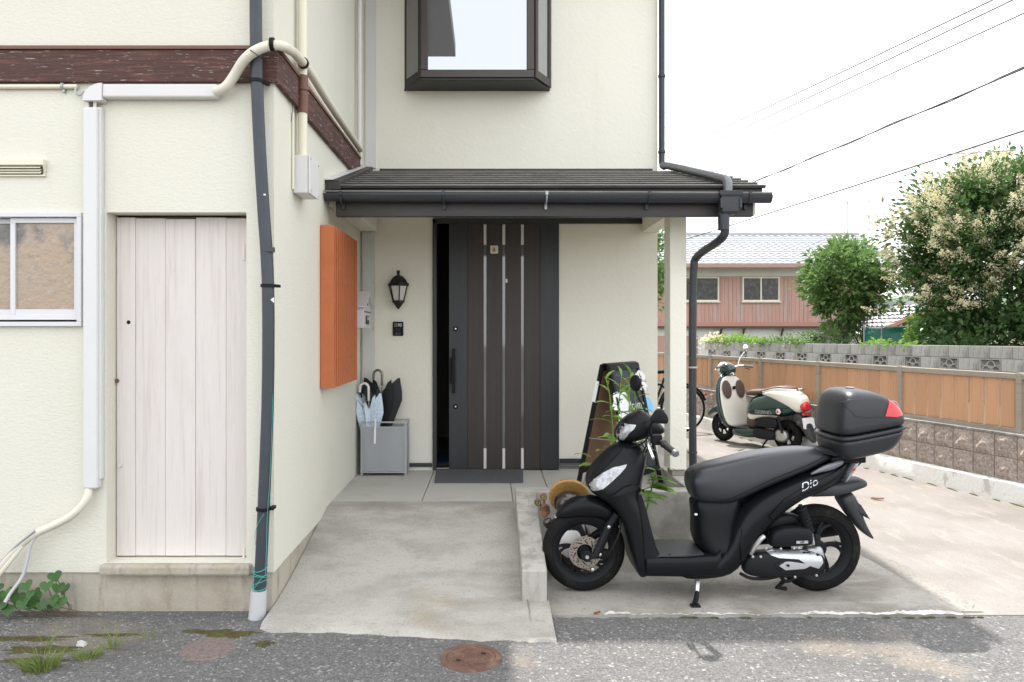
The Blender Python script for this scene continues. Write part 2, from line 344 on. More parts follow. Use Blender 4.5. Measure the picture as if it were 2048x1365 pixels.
M['blueflower'] = mk('blue_flower_cloth', (.58,.68,.78), .5, layers=[('v',55,.26,.14,(.10,.26,.62),.85), ('n',50,.52,.62,(.75,.82,.88),.6)])
M['gunmetal'] = mk('gunmetal_handle', (.20,.19,.17), .25, .8)
M['mat'] = mk('grey_doormat', (.115,.12,.125), .95, layers=[('n',180,.4,.65,(.065,.068,.072),.7)], bump=[('n',220,1,.006)])
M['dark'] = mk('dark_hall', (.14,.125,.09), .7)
M['bluemat'] = mk('blue_mat', (.015,.04,.10), .9)
M['rust'] = mk('rusty_iron', (.15,.083,.062), .8, .2, layers=[('n',14,.45,.65,(.24,.15,.105),.7), ('n',5,.5,.7,(.10,.055,.048),.6)], bump=[('n',90,.5,.004)])
M['oldcover'] = mk('faded_cover', (.21,.155,.14), .9, layers=[('vc',90,.3,.9,(.12,.11,.105),.8), ('n',9,.5,.7,(.15,.13,.12),.6)], bump=[('v',80,.8,.008)])
M['moss'] = mk('moss', (.085,.10,.025), .95, layers=[('n',30,.42,.6,(.10,.055,.02),.8), ('n',80,.5,.65,(.022,.028,.008),.7)], bump=[('n',120,1,.012)])
M['leaf'] = mk('tree_leaf', (.07,.14,.045), .34, rnd=0, layers=[('n',2.2,.4,.66,(.115,.20,.06),.85), ('n',9,.5,.7,(.045,.095,.035),.5)], translu=.36)
M['leaf2'] = mk('fresh_leaf', (.13,.23,.075), .36, layers=[('n',3,.4,.66,(.20,.31,.095),.85), ('n',10,.5,.7,(.065,.13,.04),.6)], translu=.4)
M['blossom'] = mk('cream_blossom', (.74,.70,.50), .8, layers=[('n',4,.45,.65,(.58,.48,.24),.5)], translu=.35)
M['grass'] = mk('yellow_grass', (.17,.24,.06), .6, layers=[('n',14,.4,.7,(.28,.30,.10),.6)], translu=.3)
M['weed'] = mk('bright_weed', (.26,.43,.085), .55, layers=[('n',9,.4,.7,(.09,.20,.03),.7)], translu=.35)
M['heart'] = mk('heart_leaf', (.06,.15,.035), .45, rnd=.3, layers=[('n',30,.4,.7,(.09,.20,.05),.6)], translu=.25)
M['bark'] = mk('bark', (.12,.09,.065), .9, bump=[('n',(30,30,6),.6,.01)])
M['redwall'] = mk('faded_red_boards', (.44,.265,.215), .85, layers=[('n',(3,3,.35),.45,.7,(.44,.35,.32),.8), ('n',(11,11,.5),.54,.7,(.24,.22,.21),.75), ('n',(6,6,.3),.5,.7,(.52,.335,.295),.5)], bump=[('n',(60,60,2),.4,.004)])
M['tile'] = mk('grey_roof_tile', (.40,.405,.42), .6, spec=.3, layers=[('n',3,.4,.7,(.30,.305,.315),.6), ('n',14,.5,.7,(.42,.42,.43),.5)])
M['soffit'] = mk('eave_soffit', (.30,.285,.26), .8)
M['plaster'] = mk('pale_plaster', (.60,.60,.57), .9, layers=[('n',2,.5,.7,(.50,.49,.46),.5)])
M['redtrim'] = mk('red_trim', (.42,.215,.17), .7)
M['kerbstone'] = mk('stained_kerb', (.40,.385,.35), .92, layers=[('n',(5,5,2),.42,.66,(.20,.185,.155),.85), ('n',(18,18,3),.48,.68,(.22,.20,.16),.6), ('n',90,.5,.7,(.5,.48,.44),.35)], bump=[('n',80,.5,.006)])
M['net'] = mk('green_net', (.02,.30,.24), .8, layers=[('n',3,.45,.7,(.03,.38,.30),.6)], alpha=.72)
M['steelpole'] = mk('pale_steel', (.40,.42,.43), .5, .4)
M['cable'] = mk('black_cable', (.04,.042,.05), .6)
M['palecable'] = mk('pale_cable', (.20,.205,.22), .6)
M['soil'] = mk('garden_soil', (.11,.09,.06), .95, layers=[('n',3,.45,.65,(.06,.09,.03),.8)])
M['hill'] = mk('wooded_hill', (.07,.115,.06), .9, layers=[('n',.06,.4,.65,(.11,.15,.08),.8)])
M['straw'] = mk('straw_glaze', (.52,.30,.095), .45, layers=[('w',(60,60,60),.3,.7,(.24,.10,.02),.6), ('n',60,.5,.65,(.62,.40,.14),.5)], bump=[('w',(80,80,80),.5,.004)])
M['glaze'] = mk('dark_brown_glaze', (.032,.024,.022), .22, coat=.6, layers=[('n',9,.5,.7,(.06,.035,.025),.6)])
M['copper'] = mk('copper_glaze', (.23,.105,.055), .35, layers=[('n',26,.42,.58,(.045,.024,.017),.85)])
M['mossglaze'] = mk('green_glaze', (.20,.23,.07), .3)
M['whiteglaze'] = mk('white_glaze', (.74,.73,.70), .3)
M['dryleaf'] = mk('dry_leaf', (.30,.10,.04), .8)
M['stone'] = mk('pale_stone', (.55,.54,.52), .8)
M['twine'] = mk('green_twine', (.05,.40,.34), .6)
M['obscure'] = mk('patterned_glass', (.36,.275,.20), .15, layers=[('n',(5,5,7),.5,.7,(.42,.26,.14),.45), ('n',(2.6,2.6,2.2),.47,.57,(.10,.11,.105),.88), ('n',(26,26,34),.55,.68,(.44,.39,.33),.35)], bump=[('n',24,.7,.012)], coat=.4)  # tan and dark blotches paint reflections into the opaque pane
M['obscure2'] = mk('dark_patterned_glass', (.06,.06,.058), .2, layers=[('n',9,.45,.65,(.12,.115,.11),.7)], bump=[('n',8,.6,.02)])
# ------------------------------------------------------------------ ground and paving
D1, D2, XL, XR = 3.743, 6.27, -1.115, 1.449     # front wall, porch wall, left block's side wall, house corner
FL = .25                                        # porch floor height
mb = MB().poly([(-400,-60,-.05),(400,-60,-.05),(400,900,-.05),(-400,900,-.05)]); mb.build('ground', M['soil'], kind='structure', at=(0,0,-.05))
mb = MB().poly([(-14,-14,0),(14,-14,0),(14,3.70,0),(.2,3.70,0),(.2,3.83,0),(-14,3.83,0)]); mb.build('asphalt_road', M['asphalt'], kind='structure', at=(0,2,0))
mb = MB().box(1.2, 5.2, 3.695, 26, -.3, .004); mb.build('driveway', M['driveway'], kind='structure', at=(3,8,0))
def rag(x, a=.006, s=0): return a*(sin(x*31+s)+.7*sin(x*73+1.3+s)+.5*sin(x*137+s*2))
xs = [.30 + (2.41-.30)*i/60 for i in range(61)]
pad = MB()
top = [(x, 3.672 + rag(x), .014) for x in xs]
back = [(2.41 - .035*i/12 + rag(i*.3,.004), 3.72 + (4.80-3.72)*i/12, .014) for i in range(13)]
pts = top + back + [(.30, 4.80, .014)]
pad.prism(pts, (0,0,-.25)); pad.build('parking_pad', M['pad'], kind='structure', at=(1.3,4.2,0))
pl = MB(); row0 = []; row1 = []
segs = [(.58,.74),(.76,.86),(.88,1.02),(1.03,2.40)]
for a, b in segs:
    n = max(8, int((b-a)/.012)); g0 = []; g1 = []
    for i in range(n+1):
        x = a + (b-a)*i/n; e = min(1, min(i, n-i)/3)
        g0.append((x, 3.673 + rag(x), .0165)); g1.append((x, 3.673 + rag(x) + (.026 + .016*sin(x*3.1+1) + .012*sin(x*11+2) + .5*rag(x*2.3,.012,2))*(.25+.75*e), .0165))
    pl.sheet([g0, g1])
pl.build('white_edge_line', M['paintline'], kind='structure', at=(1.5,3.7,0))
g = [[],[]]
for i in range(25):
    f = i/24; y = 3.73 + 1.3*f; x = 2.412 - .035*f
    g[0].append((x+.004, y, .008)); g[1].append((x + .12 + .05*sin(f*4) + rag(f*3,.012), y, .008))
MB().sheet(g).build('drain_strip', M['drain'], kind='structure', at=(2.45,4.3,0))
# ramp up to the porch
def rampz(y):
    s = max(0, min(1, (y-3.62)/1.36)); return .012 + .012*max(0,min(1,(y-3.4)/.3)) + (FL-.0245)*(s*s*(1.9-.9*s))
g = []
for i in range(41):
    x = -1.122 + (.31+1.122)*i/40
    yf = 3.47 - .10*min(1, max(0, (x+.75)/.7)) + rag(x,.005) + (.05*max(0, (-1.05-x)/.08))
    if x > .17: yf += .0
    ye = 5.12 if x < .17 else 3.82
    g.append([(x, yf + (ye-yf)*j/30, rampz(yf + (ye-yf)*j/30) - (.022 if j == 0 else 0)) for j in range(31)])
rm = MB().sheet(g)
rm.build('ramp', M['ramp'], kind='structure', smooth=True, at=(-.4,4.2,0))
pf = MB().box(-1.12, 1.33, 5.10, 6.30, -.2, .235); pfo = pf.build('porch_floor', M['concrete'], kind='structure', at=(0,5.6,0))
for (a, b, y0) in ((-1.118,-.486,5.122), (-.480,.160,5.122), (.166,.437,4.932), (.443,1.328,4.932)):
    MB().box(a, b, y0, 6.268, .10, FL).build('slab', M['porchfloor'], pfo, bevel=.003)
for i, (x, y, r) in enumerate(()): pass

# low kerb wall: sloping arm beside the ramp, upstand round the porch
kw = thing('kerb_wall', 'weathered grey concrete kerb wall sloping down beside the ramp and round the porch edge', 'kerb', (.6,4.8,0))
MB().hexa([(.168,3.80,-.05),(.299,3.80,-.05),(.299,4.797,-.05),(.168,4.797,-.05),(.168,3.80,.195),(.299,3.80,.195),(.299,4.797,.39),(.168,4.797,.39)]).build('sloping_kerb', M['kerbstone'], kw, bevel=.006)
MB().box(.168, 1.48, 4.80, 4.928, -.05, .39).build('back_upstand', M['concrete'], kw, bevel=.006)
MB().box(1.332, 1.48, 4.931, 6.266, -.05, .39).build('side_upstand', M['concrete'], kw, bevel=.006)

# ------------------------------------------------------------------ the house
H = thing('house', 'two storey cream stucco house with brown timber belt and dark porch roof', 'house', (-.4,6.0,0))
ZT = 4.80
FW = lambda u, v, w: (u, D1 + w, v)
wallgrid(MB(), FW, [-4.2, XL], [.205, ZT], [(-3.05, PX(160,D1), PZ(650,D1), PZ(427,D1)), (-1.98, -1.257, .255, 2.064)], .12).build('wall', M['stucco'], H)
SW = lambda u, v, w: (XL - .002 - w, u, v)
wallgrid(MB(), SW, [D1+.122, D2], [.205, ZT], [], .12).build('wall', M['stucco'], H)
BW = lambda u, v, w: (u, D2 + w, v)
wallgrid(MB(), BW, [XL, XR], [FL-.02, 2.62, ZT], [(-.497,.597,FL-.01,2.427), (-.70,.475,3.545,4.6)], .15).build('wall', M['stucco2'], H)
RW = lambda u, v, w: (XR - .002 - w, u, v)
wallgrid(MB(), RW, [D2+.153, 12.], [0., ZT], [], .12).build('wall', M['stucco2'], H)
MB().box(-4.2, XR-.13, 11.9, 12.0, 0, ZT).build('wall', M['stucco2'], H)
MB().box(-4.2, -4.08, D1+.13, 11.88, 0, ZT).build('wall', M['stucco'], H)
fo = MB().box(-4.2, XL-.012, D1+.012, D1+.11, -.1, .204); fo.box(XL-.11, XL-.012, D1+.112, 5.3, -.1, .204)
fo.build('foundation', M['foundation'], H)
# eaves of the upper storey, above the picture
MB().box(-5, -.42, 3.16, 7.0, ZT+.003, ZT+.16).build('eave', M['soffit'], H)
MB().box(-.417, 1.92, 6.0, 7.2, ZT+.003, ZT+.16).build('eave', M['soffit'], H)  # unseen overhang, widened so its shadow covers the parking pad
MB().box(-.417, 1.449, 7.203, 12.6, ZT+.003, ZT+.16).build('eave', M['soffit'], H)
MB().box(-5, -.42, 7.003, 12.6, ZT+.003, ZT+.16).build('eave', M['fascia'], H)
MB().prism([(-5,3.2,ZT+.165),(-.45,3.2,ZT+.165),(-.45,7.8,5.7),(-5,7.8,5.7)], (0,0,.08)).build('upper_roof', M['roof'], H)
MB().prism([(-5,12.5,ZT+.165),(1.90,12.5,ZT+.165),(1.90,7.8,5.7),(-5,7.8,5.7)], (0,0,.08)).build('upper_roof', M['roof'], H)
MB().prism([(-.45,6.0,ZT+.165),(1.90,6.0,ZT+.165),(1.90,7.8,5.7),(-.45,7.8,5.7)], (0,0,.08)).build('upper_roof', M['roof'], H)
# timber belt
tb = MB().box(-4.2, XL+.026, D1-.028, D1-.001, 2.728, 2.893); tb.build('timber_belt', M['timber'], H, bevel=.004)
MB().box(XL+.001, XL+.026, D1, 6.10, 2.728, 2.893).build('timber_belt', M['timber'], H, bevel=.004)
MB().box(-4.2, XL+.034, D1-.036, D1-.001, 2.895, 2.912).build('belt_flashing', M['brown'], H)
MB().box(XL+.001, XL+.034, D1, 6.10, 2.895, 2.912).build('belt_flashing', M['brown'], H)
# inner corner board
cb = MB().box(-1.10, -.995, D2-.025, D2-.001, FL+.06, 2.305).build('corner_board', M['plaster'], H, bevel=.003)
for z in (2.24, 1.87, 1.47, 1.06, .66): MB().lathe([(.006,0),(.006,.004)], (-1.005, D2-.029, z), (0,1,0), 8).build('screw_head', M['greysteel'], cb)
MB().box(-1.075, -.985, D2-.022, D2-.001, 2.86, ZT).build('corner_board', M['white'], H)
# porch ceiling, beams
MB().box(XL, 1.449, 5.0, D2-.001, 2.432, 2.46).build('porch_ceiling', M['stucco2'], H)
MB().box(XL+.001, -.975, 5.0, D2-.03, 2.31, 2.429).build('porch_beam', M['stucco2'], H, bevel=.006)
MB().box(1.312, 1.447, 5.30, D2-.002, 2.306, 2.43).build('porch_beam', M['stucco2'], H, bevel=.006)
po = MB().box(1.316, 1.437, 5.30, 5.48, .436, 2.303).build('porch_post', M['stucco2'], H, bevel=.006)
MB().box(1.336, 1.43, 5.315, 5.465, .391, .435).build('post_pad', M['concrete'], po, bevel=.003)
# porch roof
R0, R1 = (D2-.001, 2.825), (4.93, 2.425)
pr = MB().prism([(XL+.003, R0[0], R0[1]-.03), (1.86, R0[0], R0[1]-.03), (1.86, R1[0], R1[1]-.03), (XL+.003, R1[0], R1[1]-.03)], (0,0,-.03)).build('porch_roof', M['fascia'], H)
NS = 8
for k in range(NS):
    ya, yb = R0[0] + (R1[0]-R0[0])*k/NS, R0[0] + (R1[0]-R0[0])*(k+1)/NS
    za, zb = R0[1] + (R1[1]-R0[1])*k/NS, R0[1] + (R1[1]-R0[1])*(k+1)/NS
    s = MB(); x1 = 1.875 - .006*(k % 2)
    s.prism([(x1, ya, za-.024), (x1, yb-.02, zb-.006), (x1, yb-.02, zb+.018), (x1, yb+.005, zb+.021), (x1, ya, za-.002)], (XL+.06-x1, 0, 0))
    s.build('roof_strip', M['roof'], pr, bevel=.003)
    MB().tube([(XL+.10, yb-.021, zb+.014), (x1, yb-.021, zb+.014)], .0062, 6).build('strip_lip', M['lip'], pr, smooth=True)  # lip coloured paler than the strip for its edge highlight
fl = MB().prism([(XL+.003, R0[0], R0[1]+.05), (XL+.003, R1[0]-.03, R1[1]+.045), (XL+.003, R1[0]-.03, R1[1]-.02), (XL+.003, R0[0], R0[1]-.02)], (.10,0,0))
fl.build('side_flashing', M['fascia'], pr, bevel=.006)
MB().prism([(XL+.002, R0[0], R0[1]+.062), (XL+.002, R1[0]-.04, R1[1]+.055), (XL+.002, R1[0]-.04, R1[1]+.047), (XL+.002, R0[0], R0[1]+.052)], (.055,0,0)).build('flashing_edge', M['white'], pr)
MB().box(-.95, 1.4, D2-.03, D2-.001, 2.815, 2.85).build('head_flashing', M['fascia'], pr)
MB().box(XL+.03, 1.855, 4.935, 4.975, 2.37, 2.425).build('fascia_board', M['fascia'], pr, bevel=.003)
MB().box(XL+.06, 1.80, 4.955, 5.0, 2.235, 2.368).build('fascia_board', M['fascia'], pr, bevel=.004)
MB().box(XL+.06, 1.83, 5.0, 5.05, 2.25, 2.43).build('soffit_board', M['stucco2'], pr)
# house-front gutter
gu = MB(); prof = []
for a in range(0, 181, 15): prof.append((.046*cos(radians(a)), -.05*sin(radians(a))))
ring = [(y, z) for y, z in prof] + [(y*.9, z*.9+.001) for y, z in reversed(prof)]
gu.loft([[(x, 4.885 + y, 2.362 + z + .012*(1.884-x)/3) for y, z in ring] for x in (XL+.002, 1.884)])
gu.box(XL+.002, 1.884, 4.836, 4.845, 2.362, 2.372)
guo = gu.build('gutter', M['gutter'], H, smooth=True)
MB().tube([(XL+.004,4.838,2.386),(1.884,4.838,2.374)], .0055, 6).build('gutter_lip', M['lip'], guo, smooth=True)  # thin highlight along the gutter top, put in as a paler lip
MB().prism([(1.884, 4.885+y, 2.362+z) for y, z in prof], (.006,0,0)).build('end_cap', M['gutter'], guo)
for px in (683, 887, 1093, 1297, 1497):
    x = PX(px, 4.87); b = MB().tube([(x, 4.885+.052*cos(radians(a)), 2.366-.055*sin(radians(a))) for a in range(-10, 190, 20)], .006, 6); b.box(x-.009, x+.009, 4.828, 4.842, 2.36, 2.385); b.box(x-.008,x+.008,4.93,4.952,2.28,2.36)
    b.build('gutter_bracket', M['greysteel'] if px == 1093 else M['gutter'], guo)

# plank door of the store
pd = MB().box(-2.02, -1.2, D1+.125, D1+.14, .26, 2.06).build('plank_door', M['dark'], H)
ps = [233, 270.8, 330.8, 390.9, 452, 490.5]
for i in range(5):
    a, b = PX(ps[i], 3.833)+.0006, PX(ps[i+1], 3.833)-.0006
    if i == 4: b = -1.262
    MB().box(a, b, 3.833 + (i % 2)*.002, 3.862, .262, 2.052 - .004*(i % 3)).build('plank', M['plank'], pd, bevel=.003)
MB().box(-1.978, PX(232,3.833)-.002, 3.836, 3.862, .26, 2.06).build('jamb', M['plank'], pd, bevel=.002)
MB().lathe([(.0105,0),(.0105,.003)], P(257,645,3.832), (0,1,0), 12).build('latch_hole', M['black'], pd)
for px, py in ((240,931), (234,762)): MB().lathe([(.011,-.004),(.012,.0),(.006,.003)], P(px,py,3.830), (0,1,0), 12).build('bolt_head', M['rust'] if px == 234 else M['plank'], pd)
for py in (505, 1112): MB().box(PX(488,3.83)-.008, PX(488,3.83)+.004, 3.828, 3.834, PZ(py+16,3.83), PZ(py-16,3.83)).build('hinge', M['plank'], pd)
ds = MB().prism([(-2.0, 3.70, .198), (-1.225, 3.70, .198), (-1.225, 3.86, .198), (-2.0, 3.86, .198)], (0,0,.056)).build('door_sill', M['foundation'], H, bevel=.014)

# sliding sash window of the store
wf = MB(); d = 3.715
def fr(mb, x0, x1, y0, y1, t, d0, d1, dd=3.72):   # picture-frame in photo-pixel sizes at depth dd
    a, b, c, e = PX(x0,dd), PX(x1,dd), PZ(y1,dd), PZ(y0,dd)
    w = t*dd/FPX
    mb.box(a, b, d0, d1, e-w, e); mb.box(a, b, d0, d1, c, c+w); mb.box(a, a+w, d0, d1, c+w, e-w); mb.box(b-w, b, d0, d1, c+w, e-w)
fr(wf, -214, 162, 425, 653, 9, 3.72, 3.80)
wfo = wf.build('sash_window', M['alu'], H, bevel=.002)
s = MB(); fr(s, 14.5, 153, 435, 640, 10, 3.742, 3.768); s.box(PX(15,3.72), PX(153,3.72), 3.745, 3.765, PZ(639,3.72), PZ(619,3.72)); s.build('sash', M['alu'], wfo, bevel=.002)
s = MB(); fr(s, -205, 24, 435, 640, 10, 3.772, 3.798); s.box(PX(-205,3.72), PX(14,3.72), 3.775, 3.796, PZ(639,3.72), PZ(619,3.72)); s.build('sash', M['alu'], wfo, bevel=.002)
MB().box(PX(23,3.72), PX(145,3.72), 3.753, 3.757, PZ(622,3.72), PZ(444,3.72)).build('pane', M['obscure'], wfo)
MB().box(PX(-196,3.72), PX(15,3.72), 3.783, 3.787, PZ(622,3.72), PZ(444,3.72)).build('pane', M['obscure'], wfo)
# louvred vent
ve = MB(); x0, x1 = PX(-70,3.72), PX(88,3.72); z0, z1 = PZ(352,3.72), PZ(319,3.72)
ve.box(x0, x1, D1-.03, D1-.001, z1-.03, z1); ve.box(x0, x1, D1-.014, D1-.001, z0, z0+.008)
ve.prism([(x1-.016, D1-.002, z0+.008), (x1, D1-.002, z0+.008), (x1, D1-.03, z1-.03), (x1, D1-.002, z1-.03)], (-.006,0,0))
veo = ve.build('vent_cover', M['cream'], H, bevel=.002)
for k in range(3):
    z = z1-.034-.013*k; MB().prism([(x0, D1-.012, z), (x0, D1-.028+.004*k, z-.011), (x0, D1-.026+.004*k, z-.012), (x0, D1-.01, z-.002)], (x1-.02-x0,0,0)).build('louvre', M['cream'], veo)
MB().box(x0, x1-.02, D1-.006, D1-.002, z0+.008, z1-.03).build('vent_back', M['brownpanel'], veo)

# bay window
za = 3.526; F0 = [(-.744,D2-.002),(.519,D2-.002),(.365,6.0),(-.575,6.0)]
bw = MB().prism([(x,y,za) for x,y in F0], (0,0,.022)).build('bay_window', M['bronzeblack'], H, bevel=.003)
def post2(mb, a, b, z0, z1, t):   # thin upright panel strip between plan points a,b
    v = Vector((b[0]-a[0], b[1]-a[1])).normalized(); n = Vector((v.y, -v.x))*t
    mb.prism([(a[0],a[1],z0),(b[0],b[1],z0),(b[0]+n.x,b[1]+n.y,z0),(a[0]+n.x,a[1]+n.y,z0)], (0,0,z1-z0))
f = MB(); zt = 4.62
f.box(-.574, .364, 5.992, 6.03, za+.024, za+.088)
f.box(-.574, -.515, 5.990, 6.03, za+.09, zt); f.box(.305, .364, 5.990, 6.03, za+.09, zt); f.box(-.51, .30, 5.992, 6.03, zt-.06, zt)
f.build('front_frame', M['bronze'], bw, bevel=.003)
MB().box(-.513, .303, 6.006, 6.012, za+.086, zt-.05).build('pane', M['bayglass'], bw)
for sx in (-1, 1):
    A = (-.577,6.0) if sx < 0 else (.367,6.0); B = (-.738,6.262) if sx < 0 else (.513,6.262)
    L = lambda q: (A[0]+(B[0]-A[0])*q, A[1]+(B[1]-A[1])*q)
    s = MB(); post2(s, L(.0), L(.14), za+.024, zt, .018); post2(s, L(.88), L(1), za+.024, zt, .018); post2(s, L(.145), L(.875), za+.024, za+.09, .018); post2(s, L(.145), L(.875), zt-.06, zt, .018)
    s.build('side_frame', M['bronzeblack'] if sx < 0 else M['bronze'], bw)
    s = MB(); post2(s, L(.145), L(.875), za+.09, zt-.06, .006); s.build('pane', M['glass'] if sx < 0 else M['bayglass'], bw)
MB().prism([(x,y,zt) for x,y in F0], (0,0,.03)).build('bay_top', M['bronzeblack'], bw)
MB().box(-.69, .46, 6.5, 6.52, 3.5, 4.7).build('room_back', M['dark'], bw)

# front door
fd = MB(); yd = D2-.024
fd.box(PX(865,yd), PX(873,yd), yd, D2+.14, FL+.002, 2.415); fd.box(PX(865,yd), PX(1287,yd), yd, D2-.003, 2.378, 2.424)
fd.box(PX(873,yd)+.001, PX(1118,yd), D2+.0, D2+.13, FL+.002, FL+.012)
fdo = fd.build('front_door', M['doorframe'], H, bevel=.003)
MB().box(PX(873,yd), PX(898,yd), D2-.01, D2+.01, FL+.013, FL+.02).build('threshold', M['silver'], fdo)
def dpiece(x0, x1, y0, y1, dep, nm, mt, bev=.002, th=.03):
    return MB().box(PX(x0,D2)+.0005, PX(x1,D2)-.0005, D2+dep, D2+dep+th, PZ(y1,D2), PZ(y0,D2)).build(nm, mt, fdo, bevel=bev)
dpiece(898, 935.5, 447, 938, -.012, 'lock_stile', M['doorframe'], th=.05)
for a, b in ((935.5,967.3),(973,1004.8),(1010.5,1042),(1047.7,1080)): dpiece(a, b, 447, 938, -.008, 'door_plank', M['doorbrown'], th=.045)
dpiece(1080, 1118, 447, 938, -.012, 'side_panel', M['doorframe'], th=.05)
for a, b in ((967.3,973),(1004.8,1010.5),(1042,1047.7)):
    dpiece(a, b, 449.5, 490, -.003, 'white_insert', M['milk'], 0); dpiece(a, b, 490.5, 896.5, -.001, 'glass_strip', M['mirrorglass'], 0); dpiece(a, b, 897, 937.5, -.003, 'white_insert', M['milk'], 0)
hd = MB(); hx = PX(906.5, D2)
hd.box(hx-.006, hx+.018, D2-.075, D2-.05, PZ(785,D2), PZ(697,D2))
for py in (705, 777): hd.box(hx, hx+.012, D2-.05, D2-.012, PZ(py+3,D2), PZ(py-3,D2))
hd.build('handle', M['black'], fdo, bevel=.005)
MB().box(hx-.03, hx-.012, D2-.03, D2-.0125, PZ(768,D2), PZ(715,D2)).build('pull_plate', M['black'], fdo, bevel=.004)
for py in (658, 813):
    l = MB().lathe([(.021,0),(.021,-.008),(.014,-.011),(.0,-.011)], (PX(911.5,D2), D2-.0125, PZ(py,D2)), (0,1,0), 20).build('lock', M['black'], fdo, smooth=True)
    MB().lathe([(.008,0),(.007,-.003),(0,-.003)], (PX(911.5,D2), D2-.0238, PZ(py,D2)), (0,1,0), 14).build('lock_core', M['silver'], l)
pq = MB().box(PX(980.5,D2), PX(996,D2), D2-.016, D2-.0085, PZ(508,D2), PZ(492,D2)).build('door_plaque', M['ivory'], fdo, bevel=.004)
MB().lathe([(.010,0),(.013,.012),(.007,.03),(.004,.036)], (PX(988.3,D2), D2-.0165, PZ(504,D2)), (0,0,1), 8).build('plaque_emblem', M['straw'], pq)
MB().box(PX(1010.8,D2), PX(1015,D2), D2-.013, D2-.0085, PZ(566,D2), PZ(558.5,D2)).build('door_sensor', M['cream'], fdo, bevel=.003)
# dark hall behind the door that stands ajar
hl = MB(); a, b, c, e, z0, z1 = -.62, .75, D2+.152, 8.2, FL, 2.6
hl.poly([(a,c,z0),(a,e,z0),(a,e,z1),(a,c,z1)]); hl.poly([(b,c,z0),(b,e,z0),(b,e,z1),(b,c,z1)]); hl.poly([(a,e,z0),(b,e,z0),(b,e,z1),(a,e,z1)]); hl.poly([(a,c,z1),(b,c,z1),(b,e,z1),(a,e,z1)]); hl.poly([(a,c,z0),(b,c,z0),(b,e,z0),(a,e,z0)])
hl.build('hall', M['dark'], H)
solo(MB().box(-.50, -.30, 6.6, 7.1, FL+.003, FL+.015), 'floor_mat', M['bluemat'], 'dark blue mat on the hall floor seen through the door gap', 'mat')
# skirting
MB().box(PX(750,D2), PX(864,D2), D2-.018, D2-.001, FL+.03, FL+.062).build('skirting', M['gutter'], H)
MB().box(.6, XR-.001, D2-.018, D2-.001, FL+.058, FL+.10).build('skirting', M['gutter'], H)
vs = MB().box(.6, XR-.12, D2-.012, D2-.001, FL+.012, FL+.056).build('skirting', M['plaster'], H)
for k in range(3): MB().box(.6, XR-.12, D2-.017, D2-.0125, FL+.016+.014*k, FL+.024+.014*k).build('louvre', M['gutter'], vs)
# ------------------------------------------------------------------ things fixed to the house
def band(mb, c, r, h=.016, ax=(0,0,1)): return mb.lathe([(r, -h/2), (r+.006, -h/2), (r+.006, h/2), (r, h/2)], c, ax, 16)
# front corner downpipe
dp = thing('downpipe', 'dark grey downpipe with a bend, strapped to the front corner of the house', 'downpipe', (-1.16,3.67,0))
dd = 3.672
path = [(511,-70),(512,90),(514,170),(519,290),(527,420),(533,500),(537,590),(536.5,780),(531,930),(524.5,1080),(520,1178)]
MB().tube(smoothpath([P(x,y,dd) for x,y in path],1), .0305, 14, caps=False).build('pipe', M['pvcgrey'], dp, smooth=True)
for x, y in ((514,163),(536,572),(527,1018)):
    c = P(x,y,dd); k = band(MB(), c, .031); k.box(c[0]+.03, c[0]+.05, dd-.004, dd+.05, c[2]-.007, c[2]+.007); k.build('strap', M['black'], dp, smooth=True)
MB().lathe([(.0325,-.012),(.0335,-.012),(.0335,.012),(.0325,.012)], P(536.3,500,dd), (0,0,1), 16).build('joint', M['pvcgrey'], dp, smooth=True)
MB().tube([P(518,1180,dd), P(516,1215,dd), P(513,1243,dd)], [.040,.0415,.0425], 16).build('ground_sleeve', M['pvclight'], dp, smooth=True)
c = P(529,390,dd-.03); MB().box(c[0]-.004,c[0]+.006,dd-.034,dd-.029,c[2]-.004,c[2]+.004).build('sticker', M['paper'], dp)
c = P(546,600,dd-.03); MB().prism([(c[0]-.012,dd-.033,c[2]),(c[0]+.004,dd-.033,c[2]+.012),(c[0]+.006,dd-.033,c[2]-.016)],(0,.002,0)).build('sticker', M['paper'], dp)
tw = MB(); 
for k in range(5):
    z = PZ(1172-9*k, dd); tw.tube([(-1.165+.037*cos(a), dd+.037*sin(a), z + .012*sin(a*1.0+k*1.7)) for a in [2*pi*i/16 for i in range(17)]], .0018, 5)
tw.tube(smoothpath([P(528,1028,dd-.034),P(513,1052,dd-.034),P(509,1075,dd-.03),P(512,1095,dd-.02)]), .0014, 5)
tw.tube(smoothpath([P(545,560,dd),P(546,800,dd-.01),P(540,960,dd-.02),P(534,1035,dd-.03),P(533,1100,dd-.03),P(531,1150,dd-.036)]), .0012, 5)
tw.tube(smoothpath([P(500,1183,dd-.04),P(508,1178,dd-.042),P(520,1160,dd-.043),P(531,1150,dd-.04)]), .0014, 5)
solo(tw, 'twine', M['twine'], 'green twine wound round the foot of the front corner downpipe', 'twine')
